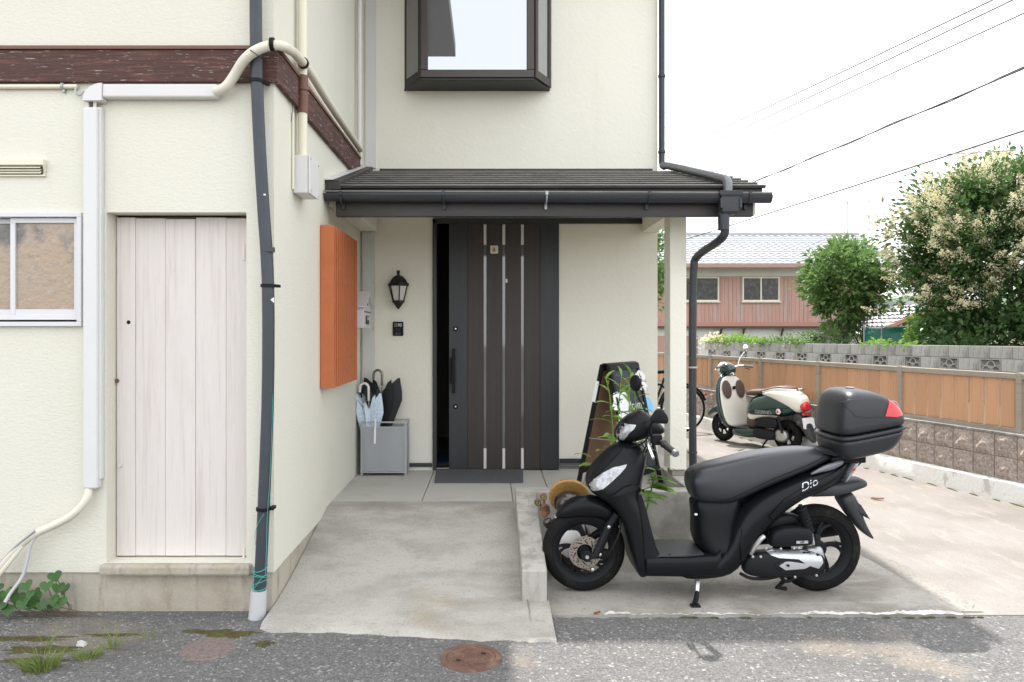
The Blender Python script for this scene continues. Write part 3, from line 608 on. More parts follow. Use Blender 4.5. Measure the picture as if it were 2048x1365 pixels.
# air-conditioner trunking and hoses
du = thing('cable_trunking', 'white plastic air conditioner trunking running up and across the front wall', 'trunking', (-2.07,3.71,0))
y0, y1 = 3.69, D1-.001
MB().box(PX(167,3.7), PX(196,3.7), y0, y1, PZ(978,3.7), PZ(215,3.7)).build('upright_cover', M['white'], du, bevel=.010, seg=3)
MB().box(PX(191,3.7), PX(200,3.7), y0+.02, y1, PZ(960,3.7), PZ(213,3.7)).build('side_cover', M['white'], du, bevel=.004)
MB().box(PX(206,3.7), PX(436,3.7), y0, y1, PZ(196,3.7), PZ(169,3.7)).build('cross_cover', M['white'], du, bevel=.010, seg=3)
el = MB(); cx, cz = PX(206,3.7), PZ(203,3.7); rings = []
for i in range(9):
    a = pi/2 + (pi/2)*i/8; ri, ro = .004, .098; 
    rings.append([(cx+r*cos(a), y, cz+r*sin(a)*.92) for r, y in ((ri,y1),(ri,y0-.004),(ro,y0-.004),(ro,y1))])
el.loft(rings); el.build('elbow', M['white'], du, smooth=True, bevel=.004)
for k, (x, m_) in enumerate(((176,'ivory'),(183,'pvcgrey'),(190,'ivory'))): MB().tube([P(x,196,3.715), P(x,222,3.715)], .009, 8).build('inner_pipe', M[m_], du)
ho = MB().tube(smoothpath([P(430,184,3.69), P(452,176,3.68), P(470,150,3.67), P(487,120,3.63), P(512,100,3.61), P(545,89,3.62), P(568,93,3.66), (-1.055,3.74,2.915), (-1.06,3.95,2.965), (-1.065,4.3,2.985), (-1.068,4.7,2.965), (-1.068,5.3,2.955), (-1.068,5.98,2.95)],2), .0255, 12)
hose = tag(ho.build('insulated_hose', M['ivory'], at=(-1.1,3.7,2.9), smooth=True), 'thick ivory insulated hose looping over the downpipe and along the side wall', 'hose')
for c, ax in ((P(545,89,3.62),(1,0,.0)), ((-1.062,4.12,2.975),(0,1,0))): band(MB(), c, .0262, .02, ax).build('tape', M['black'], hose)
MB().tube(smoothpath([P(500,100,3.585),P(520,115,3.585),P(533,122,3.60)],1), .0022, 5).build('tie', M['black'], hose)
lh = thing('drain_hose', 'ivory hose bundle curving out of the trunking foot down to the plants', 'hose', (-2.2,3.68,.3))
MB().tube(smoothpath([P(178,974,3.715), P(177,992,3.70), P(165,1012,3.69), P(140,1035,3.68), (P(110,1050,3.68)), P(60,1072,3.67), P(20,1110,3.66), P(-10,1150,3.66)],2), [.021]*100 and .0205, 10).build('hose', M['ivory'], lh, smooth=True)
MB().tube(smoothpath([P(80,1066,3.672), P(62,1085,3.665), P(55,1120,3.66), P(46,1155,3.655), P(22,1185,3.62), P(10,1205,3.6)],2), .0085, 8).build('thin_hose', M['pvclight'], lh, smooth=True)
MB().tube(smoothpath([P(70,1062,3.655), P(40,1085,3.65), P(15,1110,3.65), P(-12,1142,3.65)],2), .008, 8).build('thin_hose', M['greysteel'], lh, smooth=True)
MB().tube(smoothpath([P(45,1092,3.66), P(20,1125,3.65), P(-15,1165,3.65)],2), .012, 8).build('thin_hose', M['ivory'], lh, smooth=True)
cd = thing('conduit', 'thin cream conduit clipped under the timber belt at the wall top', 'conduit', (-2.5,3.73,2.7))
MB().tube([P(-120,174,3.728), P(155,173.5,3.728)], .0115, 10).build('pipe', M['cream'], cd, smooth=True)
MB().tube(smoothpath([P(155,173,3.728), P(150,180,3.72), P(152,190,3.718), P(162,191,3.718), P(167,183,3.718)],2), .005, 8).build('flexible_end', M['greysteel'], cd, smooth=True)
c = P(126,173,3.728); k = band(MB(), c, .0117, .012, (1,0,0)); k.box(c[0]-.003,c[0]+.009,3.725,3.741,c[2]-.03,c[2]-.012); k.build('clip', M['greysteel'], cd)
# electrical conduit and box on the side wall
ec = thing('electric_conduit', 'cream electric conduit with a brown sleeve above the white box on the side wall', 'conduit', (-1.07,4.15,2.45))
xx, yy = -1.075, 4.16
MB().tube([(xx,yy,2.449),(xx,yy,4.7)], .026, 12).build('pipe', M['cream'], ec, smooth=True)
MB().lathe([(.031,2.70),(.031,2.915),(.027,2.915)], (xx,yy,0), (0,0,1), 14).build('sleeve', M['brown'], ec, smooth=True)
band(MB(), (xx,yy,2.84), .031, .02).build('strap', M['brown'], ec)
MB().tube(smoothpath([(-1.11,4.05,2.62),(-1.105,4.06,2.72),(-1.10,4.0,2.72)],1)+[(-1.108,3.9,2.76)], .002, 5).build('bare_wire', M['cable'], ec)
MB().tube([(-1.108,4.08,2.25),(-1.108,4.08,2.68)], .007, 6).build('thin_pipe', M['cream'], ec)
jb = thing('junction_box', 'white electrical box on the left side wall above the porch', 'box', (-1.07,4.2,2.233))
MB().box(XL+.001, -1.03, 4.10, 4.315, 2.233, 2.448).build('body', M['white'], jb, bevel=.006)
MB().box(-1.028, -1.018, 4.098, 4.317, 2.231, 2.45).build('lid', M['white'], jb, bevel=.004)
for y in (4.115,4.30):
    for z in (2.25,2.43): MB().lathe([(.006,0),(.006,.003)], (-1.018,y,z), (1,0,0), 8).build('screw_head', M['greysteel'], jb)
wp = thing('white_pipe', 'white pipe rising in the inner corner above the porch roof', 'pipe', (-1.06,6.1,2.96))
MB().tube([(-1.075,5.98,2.93),(-1.075,5.98,4.75)], .018, 10).build('pipe', M['white'], wp, smooth=True)
MB().tube([(-1.09,6.1,2.85),(-1.09,6.1,4.75)], .014, 10).build('pipe', M['white'], wp, smooth=True)
# downpipe with hopper at the porch
rp = thing('downpipe', 'dark grey downpipe with a hopper at the right end of the porch gutter', 'downpipe', (1.5,5.3,.39))
top = [(1.475,6.225,4.75),(1.475,6.225,2.90)]
MB().tube(top + [(1.477,6.215,2.87),(1.485,6.17,2.845)], .026, 12).build('upper_pipe', M['gutter'], rp, smooth=True)
MB().tube(smoothpath([(1.478,6.21,2.87),(1.50,6.05,2.83),(1.60,4.93,2.485),(1.603,4.90,2.465),(1.603,4.885,2.43),(1.603,4.885,2.36)],1), .031, 14).build('roof_pipe', M['greypaint'], rp, smooth=True)
for z in (3.64,2.99): band(MB(), (1.475,6.225,z), .0265, .02).build('strap', M['gutter'], rp)
hp = MB(); hc = (1.603,4.875)
hp.loft([[(hc[0]+sx*w, hc[1]+sy*dp_, z) for sx, sy in ((-1,-1),(1,-1),(1,1),(-1,1))] for w, dp_, z in ((.042,.04,2.232),(.056,.05,2.25),(.062,.055,2.345),(.075,.062,2.36),(.077,.064,2.385),(.072,.060,2.385),(.06,.05,2.355))])
hpo = hp.build('hopper', M['gutter'], rp, bevel=.006)
for sx in (-1,1): MB().box(hc[0]+sx*.064-.008, hc[0]+sx*.064+.008, hc[1]-.062, hc[1]-.03, 2.27, 2.335).build('hopper_lug', M['gutter'], hpo, bevel=.003)
lp = smoothpath([(1.572,4.875,2.235),(1.572,4.875,2.13),(1.545,4.92,2.07),(1.42,5.12,1.87),(1.415,5.13,1.83)],1)
MB().lathe([(.038,2.13),(.040,2.235)], (1.572,4.875,0), (0,0,1), 14).build('outlet', M['gutter'], rp, smooth=True)
b0 = P(1452,455,4.875); b1 = P(1385,527,5.34); 
MB().tube(smoothpath([(1.572,4.875,2.2), (b0[0],b0[1],b0[2]-.02), (b0[0]-.02,4.90,b0[2]-.08), (b1[0]+.025,5.31,b1[2]+.06), (b1[0],5.34,b1[2]-.02), (b1[0],5.34,.47), (b1[0]+.012,5.345,.435), (b1[0]+.07,5.36,.428)],2), .0285, 14).build('lower_pipe', M['gutter'], rp, smooth=True)
for py in (567,735,905): band(MB(), (b1[0],5.34,PZ(py,5.34)), .029, .012).build('strap', M['greysteel'] if py == 735 else M['gutter'], rp)

# orange lattice screen
ls = thing('lattice_screen', 'orange painted slatted window screen on the left side wall', 'screen', (-1.07,5.2,1.07))
z0, z1, ya, yb = 1.076, 2.148, 4.757, 5.60
MB().box(XL+.001, -1.026, ya, ya+.02, z0, z1).build('side_board', M['orange'], ls, bevel=.002)
MB().box(XL+.001, -1.026, yb-.02, yb, z0, z1).build('side_board', M['orange'], ls, bevel=.002)
MB().box(XL+.001, -1.05, ya+.021, yb-.021, z1-.03, z1).build('rail', M['orange'], ls); MB().box(XL+.001, -1.05, ya+.021, yb-.021, z0, z0+.03).build('rail', M['orange'], ls)
MB().box(XL+.001, -1.09, ya+.021, yb-.021, z0+.031, z1-.031).build('back_board', M['brownpanel'], ls)  # backing coloured dark to stand in for shade between the slats
n = 11
sl = MB().box(-.030,.030,-.015,.015,z0-1.07,z1-1.07); s0 = None
for i in range(n):
    y = ya+.06+(yb-ya-.12)*i/(n-1)
    if s0 is None: s0 = sl.build('slat', M['orange'], ls, local=True, bevel=.003); s0.location = (-1.056+1.07, y-5.2, 0)
    else: copy_of(s0, ls, (-1.056+1.07, y-5.2, 0))
for y in (ya+.01,): 
    for z in (z0+.015, z1-.015): MB().lathe([(.005,0),(.005,.004)], (-1.026,y,z), (1,0,0), 8).build('screw_head', M['greysteel'], ls)
# mailbox
ml = thing('mailbox', 'small white house-shaped mailbox on the side wall beside the porch', 'mailbox', (-1.05,5.8,1.47))
xa, xb, ya, yb, z0, z1 = XL+.002, -.985, 5.66, 5.98, 1.475, 1.635
MB().box(xa, xb, ya, yb, z0, z1).build('body', M['white'], ml, bevel=.004)
ym = (ya+yb)/2
MB().prism([(xa,ya-.03,z1),(xa,ym,z1+.115),(xa,yb+.03,z1),(xa,yb+.03,z1+.012),(xa,ym,z1+.135),(xa,ya-.03,z1+.012)], (xb-xa+.025,0,0)).build('roof', M['white'], ml, bevel=.002)
MB().prism([(xb-.006,ya,z1),(xb-.006,yb,z1),(xb-.006,ym,z1+.105)], (.005,0,0)).build('gable', M['white'], ml)
MB().prism([(xb,ym-.025,z1+.02),(xb,ym+.025,z1+.02),(xb,ym,z1+.065)], (.003,0,0)).build('gable_emblem', M['darkgrey'], ml)
MB().box(xb, xb+.004, ya+.02, yb-.02, z1-.035, z1-.028).build('slot', M['darkgrey'], ml)
w = MB().box(xb, xb+.006, ym-.075, ym+.055, z0+.03, z0+.10).build('window', M['darkgrey'], ml); MB().box(xb+.006, xb+.009, ym-.06, ym+.04, z0+.065, z0+.092).build('pane', M['glass'], w)
# wall lamp
wl = thing('wall_lamp', 'black cast lantern with frosted panes on the porch wall', 'lamp', (PX(797,6.2),D2-.001,1.63))
cx = PX(797,6.2); cy = D2-.085; Z = lambda py: PZ(py,6.19)
MB().lathe([(.0,Z(541)),(.016,Z(541.5)),(.016,Z(546)),(.011,Z(550)),(.016,Z(551)),(.045,Z(554)),(.072,Z(561)),(.085,Z(566)),(.098,Z(568)),(.098,Z(572)),(.084,Z(572.5)),(.0,Z(572.5))], (cx,cy,0), (0,0,1), 6).build('cap', M['blackiron'], wl, bevel=.003)
gp = MB().lathe([(.078,Z(573)),(.046,Z(602))], (cx,cy,0), (0,0,1), 6, caps=False).build('glass_shade', M['lampglass'], wl)
for k in range(6):
    a = 2*pi*k/6; ux, uy = Vector((0,0,1)).orthogonal().normalized().xy if False else (cos(a), sin(a))
    u = Vector((0,0,1)).orthogonal().normalized(); v = Vector((0,0,1)).cross(u); q = u*cos(a)+v*sin(a)
    MB().tube([Vector((cx,cy,Z(572)))+q*.082, Vector((cx,cy,Z(604)))+q*.048], .0055, 6).build('rib', M['blackiron'], wl)
MB().lathe([(.056,Z(601.5)),(.058,Z(605)),(.044,Z(607)),(.026,Z(613)),(.011,Z(617)),(.006,Z(619)),(0,Z(619))], (cx,cy,0), (0,0,1), 6).build('base', M['blackiron'], wl, bevel=.002)
MB().tube([(cx,cy+.03,Z(568)),(cx,D2-.002,Z(560))], .014, 8).build('bracket', M['blackiron'], wl)
MB().box(cx-.03,cx+.03,D2-.012,D2-.001,Z(600),Z(552)).build('back_plate', M['blackiron'], wl, bevel=.004)
MB().lathe([(.014,0),(.016,.02),(.016,.05),(.014,.055)], (cx,cy,Z(590)), (0,0,1), 10).build('bulb', M['milk'], wl, smooth=True)
# intercom
ic = thing('intercom', 'black door intercom below the lantern on the porch wall', 'intercom', (PX(796,D2),D2-.02,1.41))
a, b, z0, z1 = PX(786,D2), PX(807,D2), PZ(672,D2), PZ(644,D2)
MB().box(a,b,D2-.022,D2-.001,z0,z1).build('body', M['black'], ic, bevel=.005)
MB().box(a+.012,b-.012,D2-.026,D2-.0225,z1-.045,z1-.012).build('camera_window', M['glass'], ic, bevel=.002)
MB().box(a+.05,a+.058,D2-.028,D2-.0262,z1-.038,z1-.016).build('light_strip', M['paper'], ic)
for k in range(3): MB().box(a+.025,b-.025,D2-.0245,D2-.0225,z0+.058-.008*k,z0+.061-.008*k).build('speaker_slot', M['darkgrey'], ic)
MB().box(a+.022,b-.022,D2-.026,D2-.0225,z0+.008,z0+.03).build('call_button', M['darkgrey'], ic, bevel=.002)
# doormat
solo(MB().hexa([(PX(873,6.24),6.24,FL+.001),(PX(1046,6.24),6.24,FL+.001),(PX(1046.5,5.72),5.72,FL+.001),(PX(869,5.72),5.72,FL+.001),(PX(873,6.24),6.24,FL+.014),(PX(1046,6.24),6.24,FL+.014),(PX(1046.5,5.72),5.72,FL+.014),(PX(869,5.72),5.72,FL+.014)]), 'doormat', M['mat'], 'grey doormat in front of the dark sliding front door', 'mat', bevel=.004)
# umbrella stand
us = thing('umbrella_stand', 'grey punched-metal box umbrella stand in the porch corner', 'umbrella stand', (-.88,6.1,FL))
x0, x1, y0, y1, z0, z1 = -1.065, -.70, 6.02, 6.21, FL, .703; r = .008
fm = MB()
for x in (x0,x1):
    for y in (y0,y1): fm.box(x-r,x+r,y-r,y+r,z0,z1)
fm.build('frame', M['greysteel'], us, kind='stuff') if False else None
for z in (z0+.03, z1-r, z1-.05):
    for y in (y0,y1): fm.box(x0+r,x1-r,y-r*.7,y+r*.7,z-r*.7,z+r*.7)
    for x in (x0,x1): fm.box(x-r*.7,x+r*.7,y0+r,y1-r,z-r*.7,z+r*.7)
fm.build('frame', M['greysteel'], us)
MB().box(x0+r,x1-r,y0-.001,y0+.001,z0+.037,z1-.056).build('panel', M['mesh'], us); MB().box(x0+r,x1-r,y1-.001,y1+.001,z0+.037,z1-.056).build('panel', M['mesh'], us)
MB().box(x0-.001,x0+.001,y0+r,y1-r,z0+.037,z1-.056).build('panel', M['mesh'], us); MB().box(x1-.001,x1+.001,y0+r,y1-r,z0+.037,z1-.056).build('panel', M['mesh'], us)
MB().box(x0+r,x1-r,y0+r,y1-r,z0+.025,z0+.030).build('tray', M['greysteel'], us)
def umbrella(name, label, base, tip_r, cloth, hmat, lean, hook_h, folds=8, wide=.1, ztop=.93, flare=.0):
    bx, by = base; t = thing(name, label, 'umbrella', (bx,by,FL+.03))
    ln = Vector(lean)
    ax = lambda z: Vector((bx,by,0)) + ln*(z-(FL+.03)) + Vector((0,0,z))
    rings = []; N = folds*4
    for q in range(13):
        z = FL+.06 + (ztop-FL-.06)*q/12; s = q/12
        rr = .010 + (wide-.01)*(s**1.3)*(1 - .30*max(0,(s-.86)/.14)); ring = []
        for k in range(N):
            a = 2*pi*k/N; w = 1 + (.26+.22*s)*cos(folds*a + s*2.2)
            zz = z + ((.05*cos(folds*a + 2.2) + .045*cos(2*a+1)) if q == 12 else .02*cos(2*a+1) if q == 11 else 0)
            ring.append(ax(zz) + Vector((rr*w*cos(a)*1.25, rr*w*sin(a)*.55, 0)))
        rings.append(ring)
    MB().loft(rings).build('canopy', M[cloth], t, smooth=True, ang=60)
    c = ax(ztop+.05); R = .036; hh = hook_h
    hook = [ax(FL+.05), ax(ztop-.05), ax(hh-R)] + [ax(hh-R) + Vector((-R + R*cos(a), 0, R*sin(a)*1.1)) for a in [pi*i/9 for i in range(1,10)]] + [ax(hh-R) + Vector((-2*R,0,-.035))]
    k = len(hook); MB().tube(hook[:3], .005, 8).build('shaft', M['greysteel'], t)
    MB().tube([ax(ztop+.01)] + hook[2:], .0105, 10).build('handle', M[hmat], t, smooth=True)
    return t
ub = umbrella('umbrella', 'folded black umbrella with a dark metal crook handle in the grey stand', (-.93,6.14), .1, 'blackcloth', 'gunmetal', (.02,-.0,0), 1.118, wide=.125, ztop=.98)
uw = umbrella('umbrella', 'folded white and blue flowered umbrella with a white handle in the grey stand', (-1.0,6.065), .1, 'blueflower', 'milk', (-.02,-.02,0), 1.012, wide=.085, ztop=.86)
st = MB(); st.sheet([[P(749,838,5.99),P(749.5,848,5.985),P(748,862,5.985),P(747.5,888,5.985)],[P(752,838,5.99),P(752.5,848,5.985),P(752,862,5.985),P(751.5,888,5.985)]]); st.build('strap', M['paper'], uw, fix=False)
# ------------------------------------------------------------------ foliage helpers
def leaves(mb, pts, size, wid, droop=.0, rng=random, fold=.15):
    """pts: (position, outward direction); a folded four-point leaf each"""
    for p, dr in pts:
        d = Vector(dr) + Vector((rng.gauss(0,.45), rng.gauss(0,.45), rng.gauss(0,.45) - droop)); d.normalize()
        u = d.orthogonal().normalized(); a = rng.random()*2*pi
        up = Vector((0,0,1)); s = d.cross(up)
        if s.length < .1: s = u
        s.normalize(); s = Quaternion(d, rng.gauss(0,.7)) @ s; nrm = s.cross(d)
        L = size*rng.uniform(.65,1.25); W = wid*rng.uniform(.75,1.2); p = Vector(p)
        b = len(mb.v)
        mb.v += [tuple(p), tuple(p+d*L*.45+s*W+nrm*W*fold*2), tuple(p+d*L-nrm*L*.12), tuple(p+d*L*.45-s*W+nrm*W*fold*2)]
        mb.f += [(b,b+1,b+2),(b,b+2,b+3)]
def crown_clumps(c, r, n, rng, shell=.55, zmin=-1):
    out = []
    while len(out) < n:
        v = Vector((rng.gauss(0,1),rng.gauss(0,1),rng.gauss(0,1))).normalized()
        q = shell + (1-shell)*rng.random()**.6
        if v.z*q < zmin: continue
        out.append((Vector(c) + Vector((v.x*r[0]*q, v.y*r[1]*q, v.z*r[2]*q)), v))
    return out
def tree(name, label, base, trunk_h, c, r, nclump, per, clr, size, wid, mat, group=None, seed=1, stems=1, flowers=0, droop=.1, cat='tree', tr=.09, zmin=-1, ragged=.14):
    rng = random.Random(seed); t = thing(name, label, cat, base, 0, group)
    cl = crown_clumps(c, r, nclump, rng, zmin=zmin, shell=.55-.5*(ragged-.14)); tk = MB()
    ph = [rng.uniform(0,6) for _ in range(4)]
    cl = [(Vector(c) + (p-Vector(c))*(1 + ragged*(sin(2.3*atan2(v.y,v.x)+ph[0])*.5 + sin(5*v.z+ph[1])*.4 + rng.gauss(0,.45))), v) for p, v in cl]
    for s in range(stems):
        sx, sy = rng.uniform(-.12,.12)*(stems > 1), rng.uniform(-.1,.1)*(stems > 1)
        b = Vector(base) + Vector((sx,sy,-.02)); top = Vector(base) + Vector((sx*4,sy*4,trunk_h))
        mid = (b+top)/2 + Vector((rng.uniform(-.06,.06),rng.uniform(-.06,.06),0)); R = tr/(stems**.5)
        tk.tube([b,mid,top,Vector(c)+Vector((sx*5,sy*5,r[2]*.5))], [R,R*.8,R*.65,R*.2], 8)
        for p, v in rng.sample(cl, min(len(cl), 16//stems+4)):
            m2 = top.lerp(p,.5) + Vector((0,0,.1*r[2])); tk.tube([top.lerp(mid,.2*rng.random()), m2, p], [R*.34,R*.16,R*.05], 6)
    tk.build('trunk', M['bark'], t, smooth=True)
    lf = MB()
    for p, v in cl:
        n = int(per*rng.uniform(.5,1.4)); k = clr*rng.uniform(.7,1.25); pts = []
        for _ in range(n):
            o = Vector((rng.gauss(0,k*.5),rng.gauss(0,k*.5),rng.gauss(0,k*.42))); pts.append((p+o, (o.normalized() if o.length > 1e-6 else v) + v*.8 + Vector((0,0,.35))))
        leaves(lf, pts, size, wid, droop, rng)
    lf.build('crown', M[mat], t, fix=False)
    if flowers:
        fl = MB(); cand = [(p,v) for p,v in cl if v.z > -.5 and v.y < .45 and v.x < .15 + .5*(rng.random() < .25) and (v.x < -.25 or rng.random() < .6)] ; rng.shuffle(cand)
        for p, v in cand[:flowers]:
            for _ in range(rng.randint(2,5)):
                o = p + v*clr*rng.uniform(.55,1.0) + Vector((rng.gauss(0,clr*.45),rng.gauss(0,clr*.45),rng.gauss(0,clr*.35))); h = rng.uniform(.2,.34)
                d = (v + Vector((0,0,.6)) + Vector((rng.gauss(0,.3),rng.gauss(0,.3),0))).normalized()
                pts = []
                for _ in range(95):
                    q = rng.random(); w = (1-q)*.38*h; pts.append((o + d*h*q + Vector((rng.gauss(0,w),rng.gauss(0,w),rng.gauss(0,w*.6))), Vector((rng.gauss(0,1),rng.gauss(0,1),rng.gauss(0,1)))))
                leaves(fl, pts, .030, .012, 0, rng)
        fl.build('blossom', M['blossom'], t, fix=False)
    return t
# ------------------------------------------------------------------ right side: stone wall with slat fence
FD = Vector((-.2535,.9673,0)); FN = Vector((-.9673,-.2535,0)); FO = Vector((4.44,6.02,0)); frz = atan2(FD.y, FD.x)
def FP_(s, off, z): return FO + FD*s + FN*off + Vector((0,0,z))
def along(mb, s0, s1, o0, o1, z0, z1): return mb.hexa([FP_(s0,o1,z0),FP_(s1,o1,z0),FP_(s1,o0,z0),FP_(s0,o0,z0),FP_(s0,o1,z1),FP_(s1,o1,z1),FP_(s1,o0,z1),FP_(s0,o0,z1)])
rw = thing('stone_wall', 'low split-face stone block wall on a white base along the driveway', 'wall', (4.44,6.02,0))
g = []
for i in range(90):
    s = -2.6 + 12.6*i/89; w = rag(s*1.3,.004)
    g.append([FP_(s,.05+w,-.05), FP_(s,.045+w,.03), FP_(s,.035+w,.165+rag(s,.004)), FP_(s,.012,.182), FP_(s,-.1,.182)])
MB().sheet(g).build('white_base', M['whitewash'], rw, smooth=True)
along(MB(), -2.6, 10, -.16, -.014, .0, .566).build('mortar', M['concrete'], rw)
along(MB(), -2.6, 10, -.16, .004, .567, .584).build('coping', M['oldconcrete'], rw)
rng = random.Random(5); variants = []
for k in range(5):
    b = MB(); L, Hh, n = .198, .186, 5; grid = []
    for j in range(n):
        row = []
        for i in range(n):
            e = 0 if (i in (0,n-1) or j in (0,n-1)) else 1
            row.append((L*i/(n-1), -(.004 + e*(.013+rng.uniform(-.010,.012))), Hh*j/(n-1)))
        grid.append(row)
    b.sheet(grid); fr_ = [(0,-.004,0),(L,-.004,0),(L,-.004,Hh),(0,-.004,Hh)]; bk = [(x,.02,z) for x,_,z in fr_]
    for i in range(4): b.poly([fr_[i], fr_[(i+1)%4], bk[(i+1)%4], bk[i]])
    me_o = b.build('block', M['splitstone'], rw, local=True); variants.append(me_o)
used = set(); bi = 0
for row in range(2):
    for i in range(48):
        s = -2.4 + .206*i + .001; k = rng.randrange(5); src = variants[k]
        if k not in used: o = src; used.add(k)
        else: o = copy_of(src, rw)
        p = FP_(s + .198, -.008, .185 + .192*row) - wloc(rw); o.location = p; o.rotation_euler = (0,0,frz+pi)
fe = thing('slat_fence', 'orange-brown slat fence with khaki rails on top of the stone wall', 'fence', (4.44,6.02,.58))
along(MB(), -2.6, 9.6, -.115, -.060, 1.042, 1.092).build('top_rail', M['fencerail'], fe, bevel=.004)
along(MB(), -2.6, 9.6, -.115, -.060, .575, .622).build('bottom_rail', M['fencerail'], fe, bevel=.004)
for s in (-1.15, .1, 1.36, 2.56, 3.66, 4.86, 6.06, 7.26, 8.46): along(MB(), s-.025, s+.025, -.125, -.052, .585, 1.098).build('post', M['fencerail'], fe, bevel=.003)
b0 = MB().box(-.0665,.0665,-.009,.009,0,.418).build('board', M['board'], fe, local=True, bevel=.003); first = True
for i in range(80):
    s = -2.5 + .151*i
    o = b0 if first else copy_of(b0, fe); first = False
    o.location = FP_(s + random.uniform(-.003,.003), -.088, .623) - wloc(fe); o.rotation_euler = (0,random.uniform(-.004,.004),frz)

# ------------------------------------------------------------------ grey block wall with pierced blocks
WD = Vector((-.202,.979,0)); WN = Vector((-.979,-.202,0)); WO = Vector((7.93,11.5,0)); wrz = atan2(WD.y, WD.x)
WDz = Vector((-.202,.979,-.0084)).normalized()
def WP(s, off, z): return WO + WDz*s + WN*off + Vector((0,0,z))
bwl = thing('block_wall', 'weathered grey concrete block wall with pierced fan blocks behind the fence', 'wall', (7.93,11.5,0))
def walong(mb, s0, s1, o0, o1, z0, z1): return mb.hexa([WP(s0,o1,z0),WP(s1,o1,z0),WP(s1,o0,z0),WP(s0,o0,z0),WP(s0,o1,z1),WP(s1,o1,z1),WP(s1,o0,z1),WP(s0,o0,z1)])
walong(MB(), -2.8, 9.2, -.12, 0, -.05, .815).build('lower_courses', M['oldconcrete'], bwl)
blk = MB().box(-.197,.197,-.06,.06,.002,.197).build('block', M['oldconcrete'], bwl, local=True, bevel=.005)
vb = MB(); t = .025
vb.box(-.197,-.197+t,-.06,.06,.002,.197); vb.box(.197-t,.197,-.06,.06,.002,.197); vb.box(-.172,.172,-.06,.06,.002,.02); vb.box(-.172,.172,-.06,.06,.178,.197)
def arc(cx, cz, R, a0, a1, w):
    n = 10; rings = []
    for i in range(n+1):
        a = radians(a0+(a1-a0)*i/n); rings.append([(cx+r*cos(a), y, cz+r*sin(a)) for r, y in ((R-w,-.045),(R+w,-.045),(R+w,.045),(R-w,.045))])
    vb.loft(rings)
arc(-.088,.02,.066,0,180,.011); arc(.088,.02,.066,0,180,.011); arc(0,.096,.066,0,180,.011); vb.box(-.022,.022,-.045,.045,.02,.075)
vb.box(-.172,-.13,-.045,.045,.085,.1); vb.box(.13,.172,-.045,.045,.085,.1)
vbo = vb.build('pierced_block', M['oldconcrete'], bwl, local=True)
fb = fv = True
for row in range(2):
    for i in range(29):
        s = -2.4 + .4*i + (0 if row == 0 else .2)
        z = .818 if row == 0 else 1.018
        if row == 0 and i % 2 == 0: o = vbo if fv else copy_of(vbo, bwl); fv = False
        else: o = blk if fb else copy_of(blk, bwl); fb = False
        p = WP(s, -.06, z); o.location = p - wloc(bwl); o.rotation_euler = (0, .0084, wrz)
# ------------------------------------------------------------------ trees and plants beyond the wall
tree('privet_tree', 'large dense dark green tree covered with cream blossom behind the block wall', (9.75,14.2,0), 1.6, (10.15,14.2,2.88), (1.80,1.65,2.02), 380, 110, .33, .135, .036, 'leaf', seed=3, flowers=105, droop=.15)
tree('young_tree', 'rounded multi-stemmed green tree in front of the red wooden house', (8.85,18.0,0), .9, (8.85,18.0,2.62), (1.02,.95,1.22), 140, 60, .22, .145, .040, 'leaf2', seed=11, stems=5, droop=.30, tr=.07, ragged=.34)
tree('garden_tree', 'narrow green tree half hidden behind the porch post', (3.50,16,0), 1.5, (3.50,16,2.75), (.36,.4,.95), 40, 60, .24, .12, .034, 'leaf2', seed=21, droop=.3, tr=.05)
tree('sapling', 'bright green sapling in front of the green net', (9.25,15.6,0), 1.2, (9.25,15.6,1.42), (.22,.2,.42), 26, 34, .13, .09, .022, 'weed', seed=31, droop=.5, tr=.018, cat='plant')
tree('shrub', 'dark green shrub at the foot of the blossoming tree', (8.6,13.3,0), .4, (8.6,13.4,.85), (.5,.35,.48), 34, 60, .2, .09, .026, 'leaf', seed=41, cat='shrub', tr=.03)
tree('shrub', 'mid green shrub filling the gap between net and red house', (7.9,17.2,0), .4, (7.9,17.4,.8), (.75,.4,.6), 36, 60, .22, .09, .026, 'leaf2', seed=42, cat='shrub', tr=.03)
tree('privet_tree', 'dense green tree beyond the right edge, beside the blossoming tree', (14.2,15.5,0), 1.6, (14.2,15.5,2.7), (1.9,1.7,2.0), 170, 90, .42, .15, .042, 'leaf', seed=71, droop=.15)
def ivy(label, s0, s1, up, mat, n, seed, spill=.15):
    rng = random.Random(seed); mb = MB(); pts = []
    for _ in range(n):
        s = rng.uniform(s0,s1); q = rng.random(); e = sin(pi*(s-s0)/(s1-s0))**.5
        p = WP(s, rng.uniform(-.25,.10), 1.2 + up*e*q*rng.uniform(.4,1) - spill*rng.random()**2*(1 if rng.random() < .5 else 0)); pts.append((p, Vector((rng.gauss(0,.5),-.5,.6))))
    leaves(mb, pts, .10, .035, .1, rng)
    return tag(mb.build('creeper', M[mat], at=tuple(WP((s0+s1)/2,0,1.2)), fix=False), label, 'creeper', kind=None)
ivy('pale flowering creeper spilling over the far end of the block wall', 8.0, 9.5, .30, 'blossom', 260, 50, .35)
ivy('bright green creeper along the top of the block wall', 6.3, 9.0, .28, 'weed', 520, 51)
ivy('low green creeper on the block wall before the young tree', 4.7, 6.4, .22, 'leaf2', 240, 52)
ivy('small weed growing over the block wall by the net', 1.7, 3.0, .16, 'weed', 90, 53)
